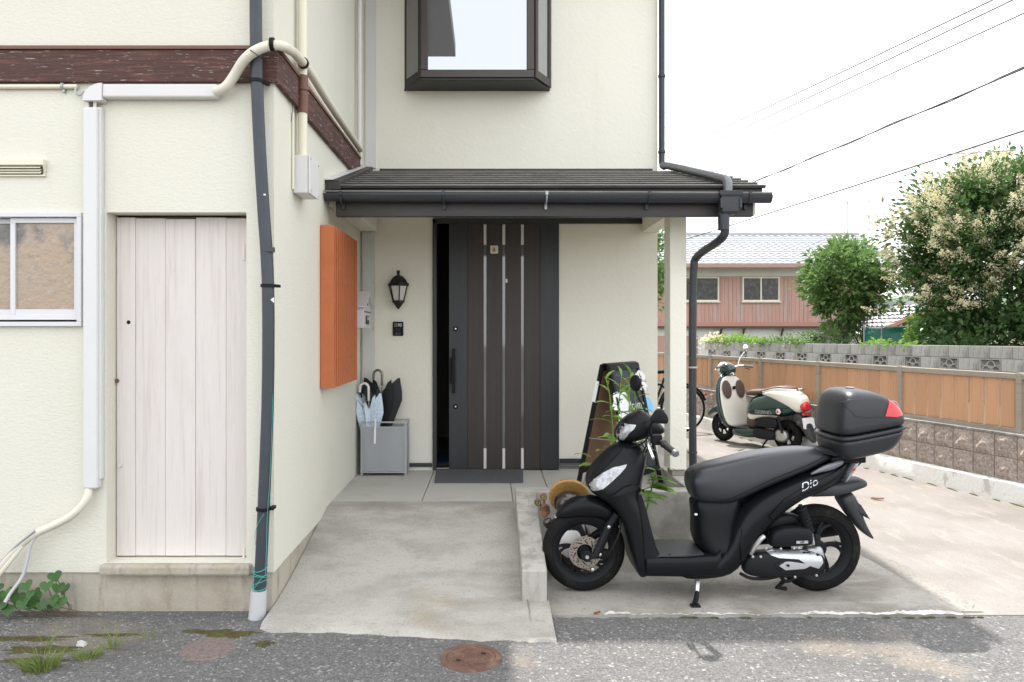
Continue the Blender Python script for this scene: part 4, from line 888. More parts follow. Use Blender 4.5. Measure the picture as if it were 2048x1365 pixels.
for (s, n_, lab, sd) in ((3.75,150,'green weeds growing between stone wall and fence behind the green scooter',60),(-.15,170,'leafy green weeds growing under the fence at its near end',61)):
    rng = random.Random(sd); mb = MB(); pts = []
    for _ in range(n_):
        p = FP_(s+rng.gauss(0,.22), rng.uniform(-.3,-.17), .5+.22*rng.random()); pts.append((p, Vector((rng.gauss(0,.6),rng.gauss(0,.6),.5))))
    leaves(mb, pts, .06, .018, .1, rng); tag(mb.build('weed', M['weed'], at=tuple(FP_(s,-.2,0)), fix=False), lab, 'weed')
MB().hexa([(4.66,6,-.05),(7.9,11,-.05),(6.1,20,-.05),(1.9,16,-.05),(4.66,6,.5),(7.9,11,.3),(6.1,20,.3),(1.9,16,.5)]).build('planting_strip', M['soil'], kind='structure')
# net fence
nf = thing('net_fence', 'green net stretched on pale posts beside the blossoming tree', 'fence', (9.5,16.6,0))
MB().box(8.55,10.6,16.6,16.603,.4,1.53).build('net', M['net'], nf)
MB().tube([(8.5,16.58,1.55),(10.6,16.58,1.55)], .014, 8).build('rail', M['steelpole'], nf)
for x in (8.55,8.95,9.55,10.2): MB().tube([(x,16.57,0),(x,16.57,1.62)], .014 if x != 9.55 else .022, 8).build('post', M['steelpole'], nf)
# ------------------------------------------------------------------ red wooden house
rh = thing('wooden_house', 'long two storey faded red wooden house with grey tiled roof', 'house', (9.5,29,0))
y0 = 28.0; xl, xr = 1.0, 15.15
Zr = lambda py: PZ(py, y0)
pb = MB(); x = xl; rng = random.Random(9)
while x < xr:
    w = .152; pb.box(x+.004, min(x+w-.004,xr), y0-.02-rng.uniform(0,.008), y0, Zr(645), Zr(553)); x += w
pb.build('board_cladding', M['redwall'], rh, kind='stuff')
MB().box(xl, xr, y0+.001, 33, -.05, Zr(534)).build('wall', M['plaster'], rh)
MB().box(xl, xr, y0-.05, y0, Zr(553), Zr(534)).build('frieze', M['plaster'], rh)
MB().box(xl, xr, y0-.24, y0, Zr(653), Zr(645)).build('ledge', M['redtrim'], rh)
MB().box(xl, xr, y0-.22, y0, Zr(656), Zr(653.2)).build('ledge', M['brownpanel'], rh)
MB().box(xr+.001, xr+.05, y0-.04, 33, .2, Zr(540)).build('side_cladding', M['redwall'], rh)
for px in (1440, 1485, 1562, 1640): MB().prism([(PX(px,y0)-.05,y0-.2,Zr(656.5)),(PX(px,y0)+.05,y0-.2,Zr(656.5)),(PX(px,y0)+.02,y0-.001,Zr(672)),(PX(px,y0)-.02,y0-.001,Zr(672))], (0,0,-.04)).build('bracket', M['brownpanel'], rh)
MB().box(PX(1620,y0), PX(1650,y0), y0-.03, y0, Zr(700), Zr(674)).build('dark_panel', M['glass'], rh)
MB().box(PX(1290,y0), PX(1395,y0), y0-.03, y0, Zr(720), Zr(672)).build('lower_panel', M['redwall'], rh)
for (a, b) in ((1340,1437),(1484,1558)):
    w = MB(); X0, X1, Z0, Z1 = PX(a,y0), PX(b,y0), Zr(603), Zr(554.5); f_ = .05; ya = y0-.07
    w.box(X0,X1,ya,y0-.03,Z0,Z0+f_); w.box(X0,X1,ya,y0-.03,Z1-f_,Z1); w.box(X0,X0+f_,ya,y0-.03,Z0+f_,Z1-f_); w.box(X1-f_,X1,ya,y0-.03,Z0+f_,Z1-f_); xm = (X0+X1)/2; w.box(xm-f_/2,xm+f_/2,ya,y0-.03,Z0+f_,Z1-f_)
    wo_ = w.build('window', M['ivory'], rh)
    MB().box(X0+f_,xm-f_/2,ya+.02,ya+.025,Z0+f_,Z1-f_).build('pane', M['obscure2'], wo_); MB().box(xm+f_/2,X1-f_,ya+.02,ya+.025,Z0+f_,Z1-f_).build('pane', M['obscure2'], wo_)
    MB().box(X0-.04,X1+.04,ya-.04,ya-.001,Z0-.05,Z0).build('sill', M['ivory'], wo_)
def tiled(xa, xb, ea, eb, pitch, rows, name, parent, mat, kind='stuff'):
    """pan-tile slope from eave line ea=(y,z) to ridge line eb=(y,z)"""
    mb = MB(); n = int((xb-xa)/pitch*4); 
    for r in range(rows):
        g = []
        for q, lift in ((0,.05),(1,.0)):
            f_ = (r+q)/rows; yy = ea[0]+(eb[0]-ea[0])*f_; zz = ea[1]+(eb[1]-ea[1])*f_
            g.append([(xa+(xb-xa)*i/n, yy, zz + lift + .022*(1 if i % 4 in (0,1) else 0) ) for i in range(n+1)])
        mb.sheet(g)
        f_ = r/rows; yy = ea[0]+(eb[0]-ea[0])*f_; zz = ea[1]+(eb[1]-ea[1])*f_
        mb.sheet([[(xa+(xb-xa)*i/n, yy, zz-.01) for i in range(n+1)], [(xa+(xb-xa)*i/n, yy, zz + .05 + .022*(1 if i % 4 in (0,1) else 0)) for i in range(n+1)]])
    return mb.build(name, mat, parent, fix=False, kind=kind)
ez, rz_ = PZ(529,27.2), PZ(471,30.6)
tiled(xl, xr+.35, (27.2,ez), (30.6,rz_), .30, 13, 'roof_tiles', rh, M['tile'])
MB().prism([(xl,27.25,ez-.03),(xr+.33,27.25,ez-.03),(xr+.33,30.6,rz_-.03),(xl,30.6,rz_-.03)], (0,0,-.1)).build('roof', M['plaster'], rh)
MB().prism([(xl,34,ez-.03),(xr+.33,34,ez-.03),(xr+.33,30.61,rz_-.03),(xl,30.61,rz_-.03)], (0,0,-.1)).build('roof', M['tile'], rh)
MB().box(xl, xr+.4, 30.5, 30.75, rz_-.02, rz_+.12).build('ridge', M['tile'], rh, bevel=.03)
MB().box(xl, xr+.3, 27.18, 27.24, ez-.11, ez-.02).build('eave_board', M['redtrim'], rh)
# second small house
sh = thing('small_house', 'low tiled house with a gable between the red house and the blossoming tree', 'house', (14.6,26,0))
MB().box(13.05,16.6,24.3,29,-.05,1.42).build('wall', M['plaster'], sh)
MB().prism([(13.05,24.29,1.42),(16.6,24.29,1.42),(14.85,24.29,2.25)], (0,.1,0)).build('gable', M['brownpanel'], sh)
def slope(xa, za, xb, zb, ya, yb, rows, nm):
    mb = MB(); n = int((yb-ya)/.3*4)
    for r in range(rows):
        g = []
        for q, lift in ((0,.05),(1,0)):
            f_ = (r+q)/rows; g.append([(xa+(xb-xa)*f_, ya+(yb-ya)*i/n, za+(zb-za)*f_+lift+.035*(1 if i % 4 in (0,1) else 0)) for i in range(n+1)])
        mb.sheet(g)
    mb.build(nm, M['tile'], sh, fix=False, kind='stuff')
slope(12.6,1.30,14.85,2.38,24.0,29.2,8,'roof_tiles'); slope(17.1,1.30,14.85,2.38,24.0,29.2,8,'roof_tiles')
MB().prism([(12.6,23.98,1.22),(14.85,23.98,2.30),(17.1,23.98,1.22),(17.1,23.98,1.34),(14.85,23.98,2.44),(12.6,23.98,1.34)], (0,.05,0)).build('barge_board', M['redtrim'], sh)
MB().box(14.75,14.95,23.95,29.2,2.38,2.52).build('ridge', M['tile'], sh)
# hill
hg = []
for i in range(60):
    x = 40 + 160*i/59; h = 11 + 3.5*sin(x*.045) + 1.5*sin(x*.13+1)
    hg.append([(x,230,-1),(x,240,h*.6),(x,262,h),(x,300,h*.9),(x,330,-1)])
MB().sheet(hg).build('hill', M['hill'], kind='structure', smooth=True)
# aerials
for (px, top, lab, bx) in ((1695,404,'tall tv aerial with horizontal boom on the red house roof',1), (1738,402,'tv aerial nearer the roof end of the red house',-1)):
    t = thing('tv_aerial', lab, 'aerial', P(px,475,30.4)); a = P(px,top,30.4); b = P(px,520 if px > 1700 else 478,30.4)
    MB().tube([b,a], .018, 6).build('mast', M['palecable'], t)
    MB().tube([(a[0]-.6,a[1],a[2]-.1),(a[0]+.6,a[1],a[2]+.03)], .012, 5).build('boom', M['palecable'], t)
    for k in range(6): MB().tube([(a[0]-.5+.2*k,a[1]-.25,a[2]-.08+.022*k),(a[0]-.5+.2*k,a[1]+.25,a[2]-.08+.022*k)], .007, 5).build('element', M['palecable'], t)
    if bx < 0: MB().lathe([(.12,0),(.13,.02),(.1,.05)], (a[0]+.55,a[1],a[2]+.05), (.7,-.7,0), 10).build('dish', M['palecable'], t)
# overhead cables
def cab(p0, p1, r, sag, mat, label, name='overhead_cable', group='overhead cables', twist=0):
    a, b = Vector(P(*p0)), Vector(P(*p1)); n = 26; mb = MB()
    L = [a + (b-a)*(i/n) - Vector((0,0,sag*4*(i/n)*(1-i/n))) for i in range(-12, n+15)]
    mb.tube(L, r, 6)
    if twist: mb.tube([p + Vector((0, r*2*cos(i*1.1), r*2.0*sin(i*1.1))) for i, p in enumerate(L)], r*.7, 5)
    return tag(mb.build(name, M[mat], at=tuple(a)), label, 'cable', group)
cab((1440,392,19), (2200,72,7), .0105, .02, 'cable', 'thick black twisted cable crossing the sky above the porch roof end', twist=1)
cab((1330,492,22), (2200,212,8), .012, .02, 'cable', 'black cable running just over the blossoming tree top')
cab((1640,404,16), (2200,222,8), .005, .02, 'cable', 'thin black cable hung under the one over the tree top')
cab((1325,312,26), (2110,-60,10), .014, .03, 'palecable', 'uppermost of the three long grey wires slanting over the sky')
cab((1350,320,26), (2150,-60,10), .014, .03, 'palecable', 'middle of the three long grey wires slanting over the sky')
cab((1385,324,26), (2150,-20,10), .013, .03, 'palecable', 'lowest of the three long grey wires slanting over the sky')
cab((1330,310,24), (1905,308,9.5), .007, .12, 'palecable', 'nearly level thin wire joining the cable by the tree top')
cab((1560,512,30), (1860,398,20), .008, .03, 'palecable', 'low thin wire passing in front of the red house roof')
for k, (a, b) in enumerate((((1300,250,60),(1620,-20,40)), ((1330,255,60),(1660,-20,40)), ((1380,250,60),(1720,-20,40)))):
    cab(a, b, .018, .05, 'palecable', ('farthest faint power line at the left of the trio beside the house', 'middle faint power line of the trio beside the house', 'right faint power line of the trio beside the house')[k], 'power_line', 'faint power lines')
# ------------------------------------------------------------------ black scooter
SX, SY, SZ = 1.165, 4.02, .014
S = thing('scooter', 'matte black scooter with a large top case parked on the concrete pad', 'scooter', (SX,SY,SZ))
def q2(u, v, lat=0.):              # enlarged-crop reading -> scooter's own (x,z) at lateral distance lat
    d = SY + lat; px, py = 1050 + u/2.56, 760 + v/2.56
    return ((px-VX)/FPX*d - SX, EYE + (VY-py)/FPX*d - SZ)
def q3(u, v, lat): x, z = q2(u, v, lat); return (x, lat, z)
def rows(L, lat=-.05): return [(q2(*r[0], lat), q2(*r[1], lat)) + tuple(r[2:]) for r in L]
def body(nm, L, mat, lat=-.05, sub=1, n=20, parent=None):
    return MB().loft(sell(rows(L, lat), n)).build(nm, M[mat], parent or S, smooth=True, sub=sub, local=True, ang=60)
def wheel(par, cx, cz, R, tw, rimR, nspoke, tyre='tyre', rim='black', twist=.35, spw=.016):
    prof = []
    for i in range(11):
        a = radians(-100 + 200*i/10); prof.append((R - tw*.5 + tw*.5*cos(a)*1.0, tw*.5*sin(a)))
    prof = [(rimR, -tw*.36)] + prof + [(rimR, tw*.36)]
    w = MB().loft([[ (cx + r*cos(t), y, cz + r*sin(t)) for r, y in prof] for t in [2*pi*k/48 for k in range(48)]], closed=True).build('wheel', M[tyre], par, smooth=True, local=True)
    # tread grooves
    tr = MB()
    for k in range(44):
        a = 2*pi*k/44; sgn = 1 if k % 2 else -1
        for m_ in range(3):
            b1, y1 = a + m_*.035, sgn*tw*(.10+.11*m_); b2, y2 = b1+.035, sgn*tw*(.10+.11*(m_+1))
            r1 = R - tw*.5 + tw*.5*sqrt(max(0,1-(y1/(tw*.5))**2)) + .0006; r2 = R - tw*.5 + tw*.5*sqrt(max(0,1-(y2/(tw*.5))**2)) + .0006
            dA = .016
            tr.poly([(cx+r1*cos(b1),y1,cz+r1*sin(b1)),(cx+r2*cos(b2),y2,cz+r2*sin(b2)),(cx+r2*cos(b2+dA),y2,cz+r2*sin(b2+dA)),(cx+r1*cos(b1+dA),y1,cz+r1*sin(b1+dA))])
    tr.build('tread', M['black'], w, local=True, kind='stuff')
    rp_ = [(rimR-.004,-tw*.40),(rimR+.006,-tw*.42),(rimR+.006,-tw*.36),(rimR-.012,-tw*.30),(rimR-.022,-.012),(rimR-.022,.012),(rimR-.012,tw*.30),(rimR+.006,tw*.36),(rimR+.006,tw*.42),(rimR-.004,tw*.40),(rimR-.030,.010),(rimR-.030,-.010)]
    MB().loft([[ (cx + r*cos(t), y, cz + r*sin(t)) for r, y in rp_] for t in [2*pi*k/48 for k in range(48)]], closed=True).build('rim', M[rim], w, smooth=True, local=True)
    sp = MB()
    for k in range(nspoke):
        a = 2*pi*k/nspoke + .3
        for br in (-1, 1):
            pts = []
            for i in range(7):
                f = i/6; ang = a + twist*f*f*(1 if True else 0) + br*.17*f*f; rr = .03 + (rimR-.05)*f; pts.append((cx+rr*cos(ang), -.006, cz+rr*sin(ang)))
            sp.tube(pts, [spw*(1-.35*i/6) for i in range(7)], 6)
    sp.build('spokes', M[rim], w, smooth=True, local=True)
    MB().lathe([(.0,-.05),(.03,-.05),(.045,-.03),(.045,.03),(.03,.05),(0,.05)], (cx,0,cz), (0,1,0), 20).build('hub', M[rim], w, smooth=True, local=True)
    return w
FWX, FWZ = PX(1168,4.0)-SX, .229; RWX, RWZ = PX(1631,4.03)-SX, .240
fw = wheel(S, FWX, FWZ, .229, .085, .168, 5, twist=.4, spw=.013)
rwh = wheel(S, RWX, RWZ, .240, .098, .172, 5, twist=-.4, spw=.015)
# front brake disc, fork
dk = MB().lathe([(.045,-.002),(.088,-.002),(.088,.002),(.045,.002)], (FWX,-.062,FWZ), (0,1,0), 40, caps=False).build('brake_disc', M['disc'], S, local=True)
hl = MB()
for k in range(30):
    a = 2*pi*k/30; hl.lathe([(.0035,0),(.0035,-.001)], (FWX+(.078-.008*(k%2))*cos(a),-.0643,FWZ+(.078-.008*(k%2))*sin(a)), (0,1,0), 6)
for k in range(10):
    a = 2*pi*k/10; hl.tube([(FWX+.05*cos(a),-.0645,FWZ+.05*sin(a)),(FWX+.066*cos(a+.35),-.0645,FWZ+.066*sin(a+.35))], .003, 5)
hl.build('disc_holes', M['black'], dk, local=True, kind='stuff')
fk = MB(); axl = (FWX+.005,-.085,FWZ-.01)
fk.tube([axl, q3(365,900,-.09), q3(432,745,-.085), q3(470,690,-.08)], [.021,.024,.022,.020], 14)
fk.lathe([(.03,.025),(.032,0),(.028,-.025)], axl, (0,1,0), 16)
fk.build('fork_leg', M['black'], S, smooth=True, local=True)
MB().tube([(FWX,.085,FWZ), (q3(432,745,.085))], .022, 12).build('fork_leg', M['black'], S, smooth=True, local=True)
MB().lathe([(.0,-.118),(.010,-.118),(.012,-.110),(.018,-.109),(.018,-.1)], (axl[0],0,axl[2]), (0,1,0), 8).build('axle_nut', M['silver'], S, local=True)
for u, v in ((383,893),(345,970),(428,752)): MB().lathe([(.008,0),(.009,-.010),(.0,-.012)], q3(u,v,-.10), (0,1,0), 8).build('bolt', M['silver'], S, local=True)
cp = MB().loft(sell(rows([((392,935),(385,880),.022,3),((420,940),(412,880),.026,3),((450,925),(440,885),.02,3)],-.06),14)).build('brake_caliper', M['engine'], S, smooth=True, local=True)
MB().tube(smoothpath([q3(420,900,-.08), q3(455,850,-.10), q3(488,780,-.10), q3(488,700,-.08)]), .006, 8).build('brake_hose', M['rubber'], S, smooth=True, local=True)
# fender
body('front_fender', [((158,702),(158,695),.008),((172,710),(178,664),.036),((195,716),(212,628),.058),((250,712),(265,598),.066),((330,708),(345,590),.070),((395,716),(420,618),.072),((440,742),(465,655),.066),((470,762),(492,700),.05),((480,756),(500,720),.03)], 'satin', lat=-.03)
# front cowl and leg shield
cowl = body('front_cowl', [((520,318),(600,336),.055,2.4),((470,340),(638,372),.10,2.4),((412,385),(640,402),.128,2.5),((352,452),(622,480),.150,2.6),((318,515),(606,545),.165,2.7),((322,562),(600,585),.172,2.8),((352,592),(598,612),.172,3),((415,622),(600,640),.172,3.4),((478,680),(601,700),.174,4),((514,770),(602,780),.176,4.4),((535,860),(603,862),.178,4.6),((550,930),(604,925),.179,4.6),((566,985),(610,975),.172,4.6),((590,1004),(618,1000),.15,4)], 'satin', lat=-.09, n=32)
MB().loft(sell(rows([((560,585),(596,590),.150,5),((560,660),(622,668),.152,5),((560,770),(650,778),.154,5),((560,860),(676,862),.155,5),((560,915),(700,905),.155,5)],-.10),24)).build('inner_shield', M['black'], S, smooth=True, local=True, ang=35)
tc_ = bvh(cowl)
def dq(pl, lat): return [q2(u,v,lat) for u,v in pl]
decal(dq([(331,563),(336,540),(355,512),(395,478),(450,447),(520,431),(512,448),(482,478),(440,515),(395,553),(350,572)],-.13), [tc_], 'indicator_lens', M['lens'], S, off=.006, th=.008)
decal(dq([(430,592),(500,545),(545,535),(585,545),(598,566),(560,566),(520,566),(470,585)],-.15), [tc_], 'cowl_wing', M['satin'], S, off=.028, th=.026)
decal(dq([(400,400),(470,352),(500,352),(455,395),(380,470),(352,500),(360,465)],-.10), [tc_], 'cowl_trim', M['black'], S, off=.006, th=.007)
# inner leg shield band seen edge-on
MB().loft([[q3(u,v,y) for u,v in ((598,u0),(612,u0))] + [q3(u,v,y) for u,v in ((612,u1),(598,u1))] for u0,u1,y in ((560,575,-.165),(560,575,.165))]).build('shield_lip', M['satin'], S, local=True)
# handlebar cowl
hcow = body('handlebar_cowl', [((462,296),(470,262),.05),((478,318),(498,212),.090),((525,322),(545,178),.112),((575,318),(592,153),.118),((625,300),(632,168),.112),((672,288),(675,205),.098),((700,280),(704,235),.08),((718,270),(716,250),.05)], 'satin', lat=-.04, n=24)
th_ = bvh(hcow)
decal(dq([(464,300),(468,270),(485,240),(505,222),(560,226),(552,245),(528,268),(508,300),(500,318),(478,318)],-.07), [th_], 'headlight', M['lens'], S, off=.004, th=.010)
decal(dq([(497,214),(540,182),(590,156),(632,166),(668,196),(640,205),(600,210),(578,230),(560,220),(520,218)],-.08), [th_], 'visor', M['black'], S, off=.004, th=.006)
# bars, grips, levers
for sd in (-1, 1):
    a = Vector(q3(672,300,-.13)); b = Vector(q3(764,372,-.33))
    if sd > 0: a.y, b.y = -a.y, -b.y
    a2 = a.lerp(b,.42)
    MB().tube([a - (b-a)*.2, a2], .013, 10).build('handlebar', M['black'], S, smooth=True, local=True)
    g = MB().tube([a2 + (b-a)*.0, a2.lerp(b,.05), a2.lerp(b,.93), b], [.021,.0175,.0175,.0185], 14).build('grip', M['rubber'], S, smooth=True, local=True)
    MB().lathe([(.0,0),(.014,0),(.019,.008),(.019,.022),(.012,.024)], b + (b-a).normalized()*.026, -(b-a), 14).build('bar_end', M['greypaint'], S, smooth=True, local=True)
    MB().loft(sell([((a.x-.012,a.z-.026),(a.x-.012,a.z+.028),.0,2)],4)) if False else None
    l0 = a + Vector((-.03,0,-.01)); l1 = Vector(q3(640,360,-.24*1)); l2 = Vector(q3(657,402,-.30))
    if sd > 0: l1.y, l2.y = -l1.y, -l2.y
    MB().tube(smoothpath([l0, l0.lerp(l1,.5)+Vector((-.012,0,.006)), l1, l2],2), [.009]*3+[.008]*200 if False else .0085, 8).build('brake_lever', M['silver'], S, smooth=True, local=True)
    MB().box(a.x-.03,a.x+.022,min(a.y,a.y+sd*.05),max(a.y,a.y+sd*.05),a.z-.03,a.z+.026).build('switch_block', M['black'], S, local=True, bevel=.008)
# mirrors
def mirror(st, cen, pl, lat, dep, nm='mirror'):
    m_ = MB(); ctr = Vector((cen[0], lat, cen[1]))
    rings = []
    for k, (sc, yy) in enumerate(((.80,0),(1,.010),(1,.022),(.72,.040),(.3,.048))):
        rings.append([(cen[0]+(x-cen[0])*sc + yy*dep[0], lat + yy*dep[1], cen[1]+(z-cen[1])*sc) for x,z in pl])
    o = MB().loft(rings).build(nm, M['black'], S, smooth=True, local=True, sub=1)
    return o
near = [q2(u,v,-.30) for u,v in ((640,212),(648,188),(668,158),(686,141),(705,152),(728,176),(737,190),(739,224),(728,230),(690,226),(655,226))]
mo = mirror(None, q2(690,190,-.30), near, -.30, (0,1))
MB().tube(smoothpath([q3(641,278,-.11), q3(637,262,-.15), q3(640,235,-.22), q3(654,214,-.28)]), [.010]*1+[.0065]*50 if False else .0068, 8).build('mirror_stalk', M['black'], S, smooth=True, local=True)
MB().lathe([(.013,-.012),(.011,.02),(.007,.03)], q3(640,275,-.115), (0,0,1), 10).build('stalk_boot', M['rubber'], S, smooth=True, local=True)
fx, fz = PX(1272,4.30)-SX, PZ(767,4.30)-SZ
m2 = MB().ell((fx,.29,fz), .022, .058, .050, rot=Matrix.Rotation(.35,4,'Z')).build('mirror', M['black'], S, smooth=True, local=True)
MB().box(fx+.013,fx+.022,.25,.33,fz-.04,fz+.04).build('mirror_glass', M['chrome'], m2, local=True, bevel=.01)
MB().tube(smoothpath([(fx+.045,.12,q2(640,278)[1]), (fx+.03,.18,fz-.13), (fx+.01,.25,fz-.09),(fx,.285,fz-.04)]), .0068, 8).build('mirror_stalk', M['black'], S, smooth=True, local=True)
# floor and lower body
fz0 = .232
xa, xb = q2(592,945,-.15)[0], q2(1000,900,-.15)[0]
fl_ = MB().loft(sell([((xa,.128),(xa+.0,fz0-.02),.14,5),((xa+.03,.122),(xa+.03,fz0),.168,6),((xa+.25,.120),(xa+.25,fz0+.004),.172,6),((xa+.40,.118),(xa+.40,fz0+.012),.172,6),((xb,.13),(xb,fz0+.05),.165,5)],24)).build('floorboard', M['satin'], S, smooth=True, local=True, ang=35)
MB().loft(sell([((xa+.03,fz0-.004),(xa+.03,fz0+.005),.150,6),((xa+.24,fz0),(xa+.24,fz0+.009),.156,6),((xa+.34,fz0+.004),(xa+.34,fz0+.015),.14,6)],24)).build('floor_mat', M['darkgrey'], fl_, smooth=True, local=True)
for dx, y in ((.05,-.11),(.16,-.135),(.27,-.12),(.12,.09),(.24,.12),(.06,.1)): MB().lathe([(.009,0),(.009,.003)], (xa+dx,y,fz0+.006), (0,0,1), 8).build('floor_plug', M['black'], fl_, local=True)
tun = body('seat_front_panel', [((845,600),(1120,560),.10,2.6),((866,660),(1120,640),.115,2.8),((870,730),(1110,720),.125,2.8),((866,800),(1100,800),.135,2.8),((890,862),(1090,860),.15,3),((930,905),(1080,900),.165,3)], 'satin', lat=-.06, n=24)
side = body('side_fairing', [((770,1012),(800,945),.150,4),((860,1014),(880,936),.166,4),((950,1012),(960,900),.172,3.6),((1045,1002),(1030,835),.176,3.4),((1105,945),(1055,735),.177,3.2),((1165,850),(1095,655),.176,3.0),((1230,760),(1165,596),.172,2.8),((1310,688),(1265,540),.164,2.6),((1410,622),(1380,497),.150,2.5),((1510,596),(1490,458),.132,2.4),((1600,560),(1590,428),.105,2.4),((1650,505),(1660,408),.075,2.4),((1690,430),(1715,395),.04,2.4)], 'satin', lat=-.09, n=24)
tsd = bvh(side)
spn = decal(dq([(1003,692),(1030,670),(1060,650),(1110,626),(1165,602),(1265,548),(1380,503),(1490,463),(1585,434),(1600,470),(1510,560),(1410,610),(1310,680),(1230,754),(1165,842),(1110,930),(1085,905),(1078,820),(1092,752),(1040,712)],-.11), [tsd], 'side_panel', M['satin'], S, off=.010, th=.012)
crs = decal(dq([(1225,680),(1300,600),(1400,545),(1500,505),(1590,470),(1640,440),(1600,485),(1510,530),(1410,575),(1310,635),(1240,700)],-.11), [tsd], 'fairing_crease', M['satin'], S, off=.020, th=.012)
tx = text_mesh('Dio', .045, .0, .55); 
lx, lz = q2(1448,540,-.15)
def wrap_text(me, nm, mat, par, ox, oz, tilt, trees, off, sx=1.0, side=-1):
    c, s = cos(tilt), sin(tilt)
    for v in me.vertices:
        x, z = v.co.x*sx, v.co.y; X, Z_ = ox + x*c - z*s, oz + x*s + z*c; ys = []
        for t in trees:
            h = t.ray_cast(Vector((X, side*2, Z_)), Vector((0,-side,0)))
            if h[0] is not None: ys.append(h[0].y)
        v.co = (X, (min(ys) if side < 0 else max(ys)) + side*off if ys else side*.15, Z_)
    me.materials.clear(); me.materials.append(M[mat]); me.name = nm
    o = bpy.data.objects.new(nm, me); COL.objects.link(o); o.parent = par; return o
wrap_text(tx, 'lettering', 'greypaint' if False else 'silverpaint', S, lx, lz, radians(21), [tsd, bvh(spn), bvh(crs)], .003, 1.5)
# seat
seat = body('seat', [((858,596),(840,545),.06),((872,622),(838,492),.105,2.6),((900,634),(862,458),.125,3.0),((970,636),(930,434),.138,3.4,1.05,.92),((1045,630),(1010,418),.146,3.6,1.06,.88),((1100,602),(1090,398),.148,3.8,1.06,.86),((1180,562),(1180,376),.148,3.8,1.06,.84),((1300,512),(1300,358),.142,3.6,1.06,.84),((1410,474),(1400,348),.126,3.2,1.05,.86),((1500,442),(1490,349),.10,2.8),((1565,412),(1555,362),.07,2.4),((1592,400),(1588,386),.035)], 'seatvinyl', lat=-.05, n=24)
# grab rail and carrier
for sd in (-1, 1):
    MB().loft(sell([((q2(1448,488,-.1)), (q2(1452,478,-.1)), .010, 3, 1,1, sd*.115), (q2(1500,472,-.1), q2(1495,452,-.1), .014, 3,1,1, sd*.112), (q2(1555,468,-.1), q2(1550,428,-.1), .016,3,1,1, sd*.105), (q2(1600,450,-.1), q2(1590,420,-.1), .016,3,1,1,sd*.10), (q2(1640,425,-.1), q2(1630,405,-.1), .014,3,1,1,sd*.095)],12)).build('grab_rail', M['greypaint'], S, smooth=True, local=True, sub=1)
    MB().tube(smoothpath([(q2(1540,400)[0],sd*.07,q2(1540,400)[1]), (q2(1580,385)[0],sd*.10,q2(1580,385)[1]), (q2(1650,400)[0],sd*.09,q2(1650,400)[1]), (q2(1700,395)[0],sd*.06,q2(1700,395)[1])]), .013, 8).build('carrier_bar', M['black'], S, smooth=True, local=True)
    MB().tube([(q2(1690,405)[0],sd*.06,q2(1690,405)[1]),(q2(1660,440)[0],sd*.05,q2(1660,440)[1])], .012, 8).build('carrier_bar', M['black'], S, smooth=True, local=True)
MB().loft(sell([(q2(1420,366,.03),q2(1430,348,.03),.05,4),(q2(1500,372),q2(1500,342),.10,5),(q2(1590,392),q2(1585,356),.105,5),(q2(1680,398),q2(1680,375),.10,5)],16)).build('carrier_plate', M['black'], S, smooth=True, local=True)
# cables and seams
for pts in ([(628,300,-.14),(596,330,-.13),(560,338,-.10),(530,345,-.06)], [(640,310,-.12),(612,352,-.10),(600,385,-.08)], [(650,296,-.16),(640,330,-.15),(618,372,-.11)]):
    MB().tube(smoothpath([q3(*p) for p in pts],2), .0042, 6).build('control_cable', M['rubber'], S, smooth=True, local=True)
tst = bvh(seat)
sm_ = MB(); pts = []
for u, v in ((884,478),(872,520),(874,570),(884,612)):
    x, z = q2(u,v,-.12); h = tst.ray_cast(Vector((x,-2,z)), Vector((0,1,0))); pts.append((x,(h[0].y if h[0] else -.1)-.001,z))
sm_.tube(smoothpath(pts,2), .0032, 6); pts = []
for u, v in ((884,612),(960,622),(1040,614),(1100,588),(1180,548),(1300,496),(1410,458),(1490,430),(1550,405)):
    x, z = q2(u,v,-.14); h = tst.ray_cast(Vector((x,-2,z)), Vector((0,1,0))); pts.append((x,(h[0].y if h[0] else -.1)-.001,z))
sm_.tube(smoothpath(pts,1), .0032, 6); sm_.build('piping', M['black'], seat, smooth=True, local=True)
lbx, lbz = q2(872,692,-.12)
MB().box(lbx-.002,lbx+.012,-.118,-.110,lbz-.003,lbz+.006).build('caution_label', M['paper'], S, local=True)
# tail lamp, rear fender, mudguard
tl = MB().loft(sell([(q2(1635,527,-.07),q2(1640,515,-.07),.085,3),(q2(1655,518,-.07),q2(1650,470,-.07),.09,3),(q2(1690,470,-.07),q2(1672,425,-.07),.088,3),(q2(1716,432,-.07),q2(1690,398,-.07),.082,3),(q2(1726,400,-.07),q2(1712,392,-.07),.07,3)],16)).build('tail_lamp', M['lens'], S, smooth=True, local=True)
ttl = bvh(tl)
decal(dq([(1690,428),(1700,402),(1722,398),(1714,426),(1700,432)],-.09), [ttl], 'red_lens', M['redlens'], S, off=.004, th=.006); decal(dq([(1676,470),(1684,455),(1694,452),(1690,466)],-.09), [ttl], 'red_lens', M['redlens'], S, off=.004, th=.006)
body('rear_fender', [((1430,608),(1440,560),.06,3),((1520,598),(1530,520),.08,3),((1600,600),(1620,520),.085,3),((1680,570),(1680,506),.085,3),((1730,552),(1735,505),.08,3),((1747,545),(1747,520),.06,3)], 'darkgrey', lat=-.04)
body('mudguard', [((1600,606),(1660,560),.065,3),((1622,640),(1692,590),.066,3),((1655,690),(1718,655),.062,3),((1700,752),(1740,718),.045,3),((1750,800),(1770,775),.03,3),((1802,828),(1800,818),.01,3)], 'darkgrey', lat=-.03)
